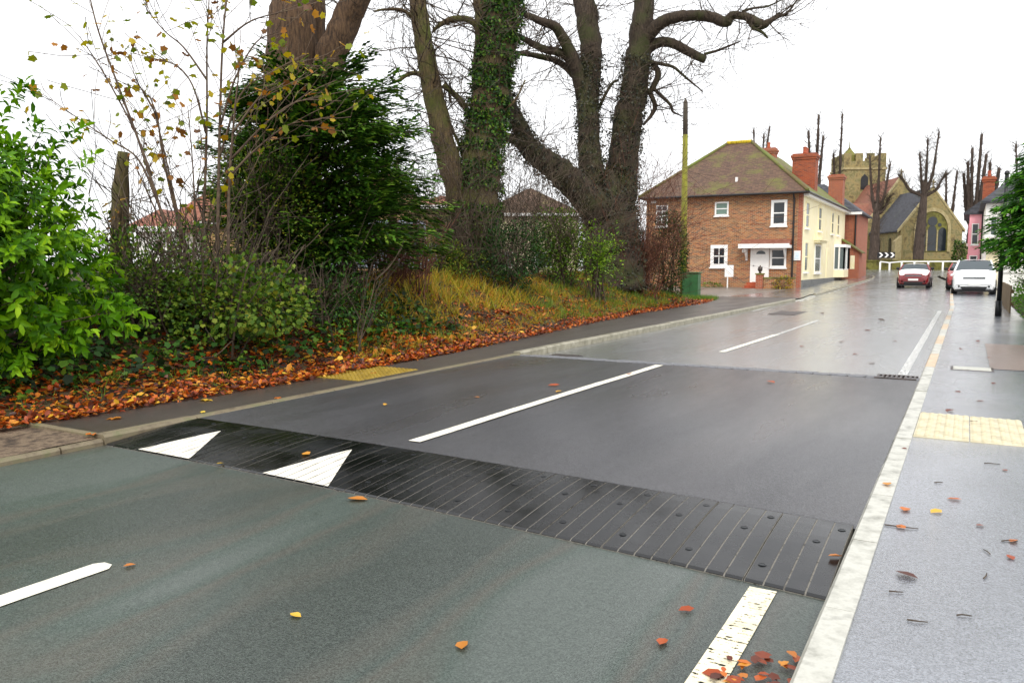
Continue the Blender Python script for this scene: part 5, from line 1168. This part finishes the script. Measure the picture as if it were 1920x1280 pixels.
def car(name, label, cat, loc, rz, L, W, H, paint, hood_z, screen, roof, rear, wheel_r=.31, hood_mat=None, roof_mat=None, nose=.25, bars=False, group=None, lit=False):
    """screen=(y base, y top), roof end y, rear end y; y from 0 (nose) to L (tail)"""
    t = thing(name, label, cat, loc, rz, group); w = W/2; B = lambda m, n, mt, p=None, s=False: m.build(n, MAT[mt], p or t, local=True, smooth=s)
    y0 = -L/2; sb, st = screen
    stn = [(0, .80, .30, .56), (.06, .90, .22, hood_z-.16), (.25, .96, .19, hood_z-.07), (.7, 1, .18, hood_z), (sb, 1, .18, hood_z+.1), (L*.5, 1, .18, hood_z+.13), (L-.6, 1, .2, hood_z+.16), (L-.12, .95, .24, hood_z+.14), (L, .88, .32, hood_z-.02)]
    mb = MB()
    for y, wf, zb, zs in stn:
        a = w*wf; cr = .05
        pts = [(-a*.9, zb), (-a, zb+.14), (-a, zs-.14), (-a*.93, zs-.03), (-a*.6, zs+cr*.7), (0, zs+cr), (a*.6, zs+cr*.7), (a*.93, zs-.03), (a, zs-.14), (a, zb+.14), (a*.9, zb)]
        mb.v += [(x, y0+y, z) for x, z in pts]
    k = 11; n = len(stn)
    for i in range(n-1):
        for j in range(k): mb.f.append((i*k+j, i*k+(j+1) % k, (i+1)*k+(j+1) % k, (i+1)*k+j)); mb.m.append(1 if (3 <= j <= 6 and i in (1, 2, 3) and hood_mat) else 0)
    mb.f += [tuple(range(k)), tuple(range((n-1)*k, n*k))[::-1]]; mb.m += [0, 0]
    body = mb.build('body', [MAT[paint], MAT[hood_mat or paint]], t, local=True, smooth=False)
    rw, bw = w*.74, w*.93; zb, zt = hood_z+.07, H
    pB = [(-bw, y0+sb, zb), (bw, y0+sb, zb), (bw, y0+rear, zb+.06), (-bw, y0+rear, zb+.06)]; pT = [(-rw, y0+st, zt-.08), (rw, y0+st, zt-.08), (rw*.96, y0+roof, zt-.1), (-rw*.96, y0+roof, zt-.1)]
    rm = MB(); NR = 6
    for i in range(NR+1):
        f = i/NR; y = lerp(y0+st, y0+roof, f); z = zt-.08+.07*math.sin(PI*(.15+.7*f)); 
        for u in (-1, -.6, 0, .6, 1): rm.v.append((rw*u*(1-.04*f), y, z-.05*u*u if abs(u) < 1 else zt-.09))
    for i in range(NR):
        for j in range(4): rm.f.append((i*5+j, i*5+j+1, (i+1)*5+j+1, (i+1)*5+j)); rm.m.append(0)
    B(rm, 'roof', roof_mat or paint, body, True)
    B(MB().add([pB[0], pB[1], pT[1], pT[0]], [(0,1,2,3)]), 'windscreen', 'carglass')
    B(MB().add([pB[2], pB[3], pT[3], pT[2]], [(0,1,2,3)]), 'rear_window', 'carglass')
    for s, (a, b, c, d) in ((1, (pB[1], pB[2], pT[2], pT[1])), (-1, (pB[3], pB[0], pT[0], pT[3]))):
        B(MB().add([a, b, c, d], [(0,1,2,3)]), 'side_window', 'carglass')
    for a, b in zip(pB, pT): B(MB().tube([a, b], [.045, .04], 6), 'pillar', paint, body)
    for s in (1, -1):
        m_ = [lerp(pB[1][i], pB[2][i], .5) for i in range(3)]; q_ = [lerp(pT[1][i], pT[2][i], .5) for i in range(3)]
        B(MB().tube([(m_[0]*s, m_[1], m_[2]), (q_[0]*s, q_[1], q_[2])], [.04, .04], 6), 'pillar', paint, body)
        B(MB().lathe([(.02,-.09),(.08,-.06),(.09,.04),(.05,.1)], (s*(bw+.12), y0+sb+.25, zb+.1), 10, 'x'), 'door_mirror', 'blacktrim')
        hl = B(MB().lathe([(.1,-.05),(.13,0),(.11,.05),(.04,.07)], (s*w*.66, y0+.1, hood_z-.2), 12, 'y'), 'headlight', 'lamp_lit' if lit else 'lamp_glass', None, True)
        B(MB().lathe([(.05,0),(.06,.02)], (s*w*.68, y0+.0, .36), 10, 'y'), 'fog_lamp', 'lamp_glass')
        B(MB().box(min(s*w*.7, s*w*.9), max(s*w*.7, s*w*.9), y0+L-.06, y0+L+.01, hood_z-.2, hood_z+.0), 'tail_light', 'red')
        for yy in (L*.19, L*.8):
            wx = s*(w-.1)
            B(MB().lathe([(wheel_r+.045, -.11), (wheel_r+.045, .115)], (wx, y0+yy, wheel_r), 18, 'x'), 'wheel_arch', 'blacktrim', body)
            wh = B(MB().lathe([(wheel_r*.7,-.09),(wheel_r*.96,-.1),(wheel_r,-.06),(wheel_r,.06),(wheel_r*.96,.1),(wheel_r*.7,.09)], (wx+s*.035, y0+yy, wheel_r), 20, 'x'), 'wheel', 'tyre', None, True)
            B(MB().lathe([(wheel_r*.66,-.08),(wheel_r*.68,.085),(wheel_r*.2,.105),(.03,.11)] if s > 0 else [(.03,-.11),(wheel_r*.2,-.105),(wheel_r*.68,-.085),(wheel_r*.66,.08)], (wx+s*.035, y0+yy, wheel_r), 14, 'x'), 'rim', 'rim', wh)
        for yy in (L*.38, L*.56):
            B(MB().box(min(s*w, s*(w+.018)), max(s*w, s*(w+.018)), y0+yy, y0+yy+.16, hood_z-.02, hood_z+.01), 'door_handle', 'chrome')
    gw = w*.62
    B(MB().add([(-gw,y0-.012,.36),(gw,y0-.012,.36),(gw*.86,y0-.012,.22),(-gw*.86,y0-.012,.22),(-gw,y0+.1,.36),(gw,y0+.1,.36)], [(0,3,2,1),(0,1,5,4)]), 'lower_grille', 'blacktrim')
    B(MB().box(-gw*.8, gw*.8, y0-.0, y0+.1, hood_z-.27, hood_z-.2), 'upper_grille', 'blacktrim')
    B(MB().box(-gw*.8, gw*.8, y0-.012, y0-.001, hood_z-.245, hood_z-.225), 'grille_bar', 'chrome')
    B(MB().box(-.26, .26, y0-.03, y0-.013, .42, .53), 'number_plate', 'plate')
    B(MB().box(-w*.86, w*.86, y0+.02, y0+.5, .12, .2), 'bumper', 'blacktrim')
    if bars:
        for s in (1, -1): B(MB().tube([(s*rw*.85, y0+st+.3, zt+.03), (s*rw*.85, y0+roof-.3, zt+.03)], [.02, .02], 6), 'roof_rail', 'chrome')
    return t
car('hatchback_car', 'dark red small car with white glare painted on its bonnet driving towards the ramp', 'car', (-2.7, 53.2, gz(52)), 0, 3.65, 1.69, 1.42, 'paint_red', .93, (.95, 1.5), 3.1, 3.5, .3, hood_mat='stripe', roof_mat='stripe', lit=True)
car('parked_car', 'white people carrier parked half on the pavement by the white house', 'car', (.28, 45.6, gz(45)+.06), 0, 4.5, 1.8, 1.66, 'paint_white', 1.0, (.75, 1.7), 3.9, 4.4, .33, bars=True)
car('parked_car', 'red car parked close behind the white people carrier', 'car', (-.12, 51.2, gz(51)+.04), 0, 4.1, 1.72, 1.45, 'paint_maroon', .9, (1.0, 1.7), 3.2, 3.9, .31)
# panel van parked behind the bank
v = at(712, 470, 30); t = thing('grey_van', 'pale grey van parked beyond the bank right of the conifer', 'van', (v.x, v.y, 1.0), YAW+.25)
MB().cbox(-1.9, 1.6, -.9, .9, .35, 2.1, .12).build('body', MAT['grey_van'], t, local=True); MB().cbox(1.61, 2.6, -.88, .88, .35, 1.25, .15).build('bonnet', MAT['grey_van'], t, local=True)
MB().box(.6, 1.5, -.93, -.905, 1.3, 1.95).build('side_window', MAT['carglass'], t, local=True)
for x in (-1.2, 1.9):
    for y in (-.88, .88): MB().lathe([(.2,-.1),(.33,-.1),(.34,0),(.33,.1),(.2,.1)], (x, y, .34), 16, 'y').build('wheel', MAT['tyre'], t, local=True)
q = at(760, 452, 23.5)
t = thing('red_bag', 'small bright red bag hanging among the bare twigs', 'bag', (q.x, q.y, q.z-.15))
MB().lathe([(.02,-.16),(.10,-.13),(.12,-.02),(.09,.09),(.04,.15),(.05,.2)], (q.x, q.y, q.z), 9).build('sack', MAT['red'], t, smooth=True)
MB().tube([(q.x, q.y, q.z+.18), (q.x+.02, q.y, q.z+.4)], [.008, .006], 4).build('tie', MAT['red'], t)

# ------------------------------------------------------------------ ironwork in the road
def cover(name, label, x, y, w, l, z, mat='iron'):
    t = thing(name, label, 'drain cover', (x, y, z)); MB().box(x-w/2, x+w/2, y-l/2, y+l/2, z-.04, z+.003).build('frame', MAT[mat], t)
    nx, ny = max(2, int(w/.12)), max(2, int(l/.12))
    for i in range(2):
        for j in range(2):
            MB().cbox(x-w/2+.025+i*(w/2-.015), x-w/2+.015+(i+1)*(w/2-.015), y-l/2+.025+j*(l/2-.015), y-l/2+.015+(j+1)*(l/2-.015), z, z+.008, .004).build('plate', MAT[mat], t)
cover('manhole_cover', 'rectangular iron manhole cover in the wet road', -4.75, 25.5, .8, 1.9, .003)
cover('gully_cover', 'iron gully cover in the dark corner by the left kerb', -5.6, 10.6+.9, .5, .5, .003)
t = thing('gully_grate', 'iron gully grate in the gutter where the table meets the right kerb', 'grate', (-.72, 11.0, .05))
MB().box(-.95, -.48, 10.78, 10.82, .0, .078).build('frame', MAT['iron'], t); MB().box(-.95, -.48, 11.22, 11.26, .0, .06).build('frame', MAT['iron'], t)
for i in range(9): MB().box(-.94+i*.052, -.915+i*.052, 10.82, 11.22, .03, .07-.01).build('bar', MAT['iron'], t)
t = thing('pavement_cover', 'pale rectangular inspection cover set in the wet pavement', 'drain cover', (.1, 12.2, PZ))
MB().box(-.14, .36, 12.0, 12.42, PZ-.02, PZ+.004).build('frame', MAT['iron'], t); MB().cbox(-.11, .33, 12.03, 12.39, PZ+.0, PZ+.009, .004).build('plate', MAT['kerb'], t)

# ------------------------------------------------------------------ single fallen leaves and twigs
def ground_at(px, py, z):
    d = at(px, py, 1.0)-Vector((0, 0, EYE)); k = (z-EYE)/d.z; return Vector((0, 0, EYE))+d*k
def interp_tone(h): return 'dark brown' if h <= .12 else 'red-brown' if h <= .35 else 'orange-brown' if h <= .65 else 'orange' if h <= .86 else 'yellow'
def fallen(px, py, z, size, hue, kind, label, group=None):
    p = ground_at(px, py, z); a = rng.uniform(0, 6.28)
    t = leaves('fallen_leaf', [(p.x, p.y, z+.003)], [(math.cos(a), math.sin(a), .02)], [(rng.gauss(0, .08), rng.gauss(0, .08), 1)], size, kind, MAT['litter'], None, [hue], .2)
    tone = interp_tone(hue)
    for w_ in ('fallen brown leaf', 'dark fallen leaf', 'fallen leaf', 'wet brown leaf'):
        if label.startswith(w_): label = ('large ' if size > .095 else 'small ' if size < .065 else '')+tone+' '+('fallen leaf' if 'wet' not in w_ else 'wet leaf')+label[len(w_):]; break
    tag(t, label, 'leaf', group)
onr = 'fallen brown leaf lying on the wet pavement'; gr1 = 'leaves on the wet pavement'
for px, py, s, h in ((1700,952,.09,.6),(1775,935,.08,.5),(1775,772,.11,.12),(1722,1085,.10,.05),(1680,985,.07,.62),(1815,789,.08,.1),(1905,1012,.07,.6),(1900,1050,.06,.3),(1845,985,.05,.2),(1690,840,.05,.15),(1880,880,.05,.2),(1830,752,.07,.1),(1790,735,.07,.1),(1860,720,.08,.1),(1800,655,.09,.1),(1830,640,.09,.1),(1850,670,.09,.15)):
    fallen(px, py, PZ+.002, s, h, 'curl', onr, gr1)
fallen(1745, 962, PZ+.002, .085, .93, 'curl', 'yellow leaf lying on the wet pavement beyond the kerb')
fallen(1662, 905, .096, .085, .82, 'curl', 'orange leaf lying on the pale kerb stones')
gr2 = 'leaves on the worn near road'
for px, py, s, h in ((1247,1197,.07,.4),(1272,1145,.07,.3),(565,1157,.06,.95),(868,1202,.08,.75),(255,1058,.06,.7),(690,937,.13,.75),(1315,1262,.08,.3)):
    fallen(px, py, .004, s, h, 'curl', 'fallen leaf lying on the worn road before the ramp', gr2)
gr3 = 'leaves on the raised table'
for px, py, s, h in ((1027,723,.14,.35),(1042,735,.09,.9),(1180,700,.1,.4),(720,760,.07,.9),(1453,718,.13,.4),(900,745,.06,.7)):
    fallen(px, py, TZ+.008, s, h, 'curl', 'fallen leaf lying on the dark raised table', gr3)
for px, py, s, h in ((567,850,.1,.85),(420,868,.06,.95),(1580,1043,.08,.7)):
    q_ = ground_at(px, py, .045); z_ = prof(min(1, max(0, (q_.y-hump_y(q_.x))/HW))); q_ = ground_at(px, py, z_); z_ = prof(min(1, max(0, (q_.y-hump_y(q_.x))/HW)))+.003
    fallen(px, py, z_, s, h, 'curl', 'fallen leaf lying on the black rubber ramp', 'leaves on the rubber ramp')
for px, py, s, h in ((375,750,.14,.95),(228,783,.13,.75),(385,772,.05,1),(430,738,.1,.8),(520,745,.08,.6),(700,700,.1,.7),(610,700,.1,.6),(160,815,.1,.6)):
    fallen(px, py, .08, s, h, 'maple', 'fallen leaf lying on the damp left footpath', 'leaves on the left footpath')
for px, py, s, h in ((1545,587,.2,.15),(1620,620,.16,.1),(1575,640,.16,.1),(1660,600,.2,.1),(1640,680,.12,.1),(1600,665,.12,.1),(1500,650,.12,.15),(1680,640,.14,.1)):
    fallen(px, py, .005, s, h, 'curl', 'dark fallen leaf lying on the wet far road', 'leaves on the wet far road')
# drift of leaves in the gutter by the kerb
for i in range(46):
    px = rng.uniform(1355, 1500); py = rng.uniform(1232, 1330)+max(0, (1430-px)*.12)
    p = ground_at(px, py, .004)
    if p.x > RR-.02: continue
    fallen(px, py, .005+.02*rng.random(), rng.uniform(.035, .07), rng.choice((.05, .1, .2, .3, .45, .6, .7, .8)), rng.choice(('curl', 'maple', 'oval', 'oval')), 'wet brown leaf in the drift piled in the gutter', 'leaf drift in the gutter')
def stick(px, py, z, L, a, label, group=None):
    p = ground_at(px, py, z); mb = MB(); d = Vector((math.cos(a), math.sin(a), 0)); s = Vector((-d.y, d.x, 0))
    mb.tube([p-d*L/2+Vector((0,0,.004)), p+s*L*rng.uniform(-.1,.1)+d*L*rng.uniform(-.2,.2)+Vector((0,0,.006)), p+d*L/2+Vector((0,0,.004))], [.0035,.003,.002], 4); tag(mb.build('fallen_twig', MAT['twig'], None), label, 'twig', group)
stick(1560, 1022, .05, .16, 2.2, 'dark curved twig lying on the near end of the rubber ramp')
for px, py, L, a in ((1690,988,.2,.1),(1847,1080,.1,1.4),(1808,1155,.07,.4),(1720,1165,.09,.2),(1850,1035,.08,2),(1893,1015,.1,.5),(1680,1110,.07,.3),(1760,905,.07,.6),(1860,870,.12,.2)):
    stick(px, py, PZ+.001, L*.8, a, 'short dark twig lying on the wet pavement', 'twigs on the wet pavement')
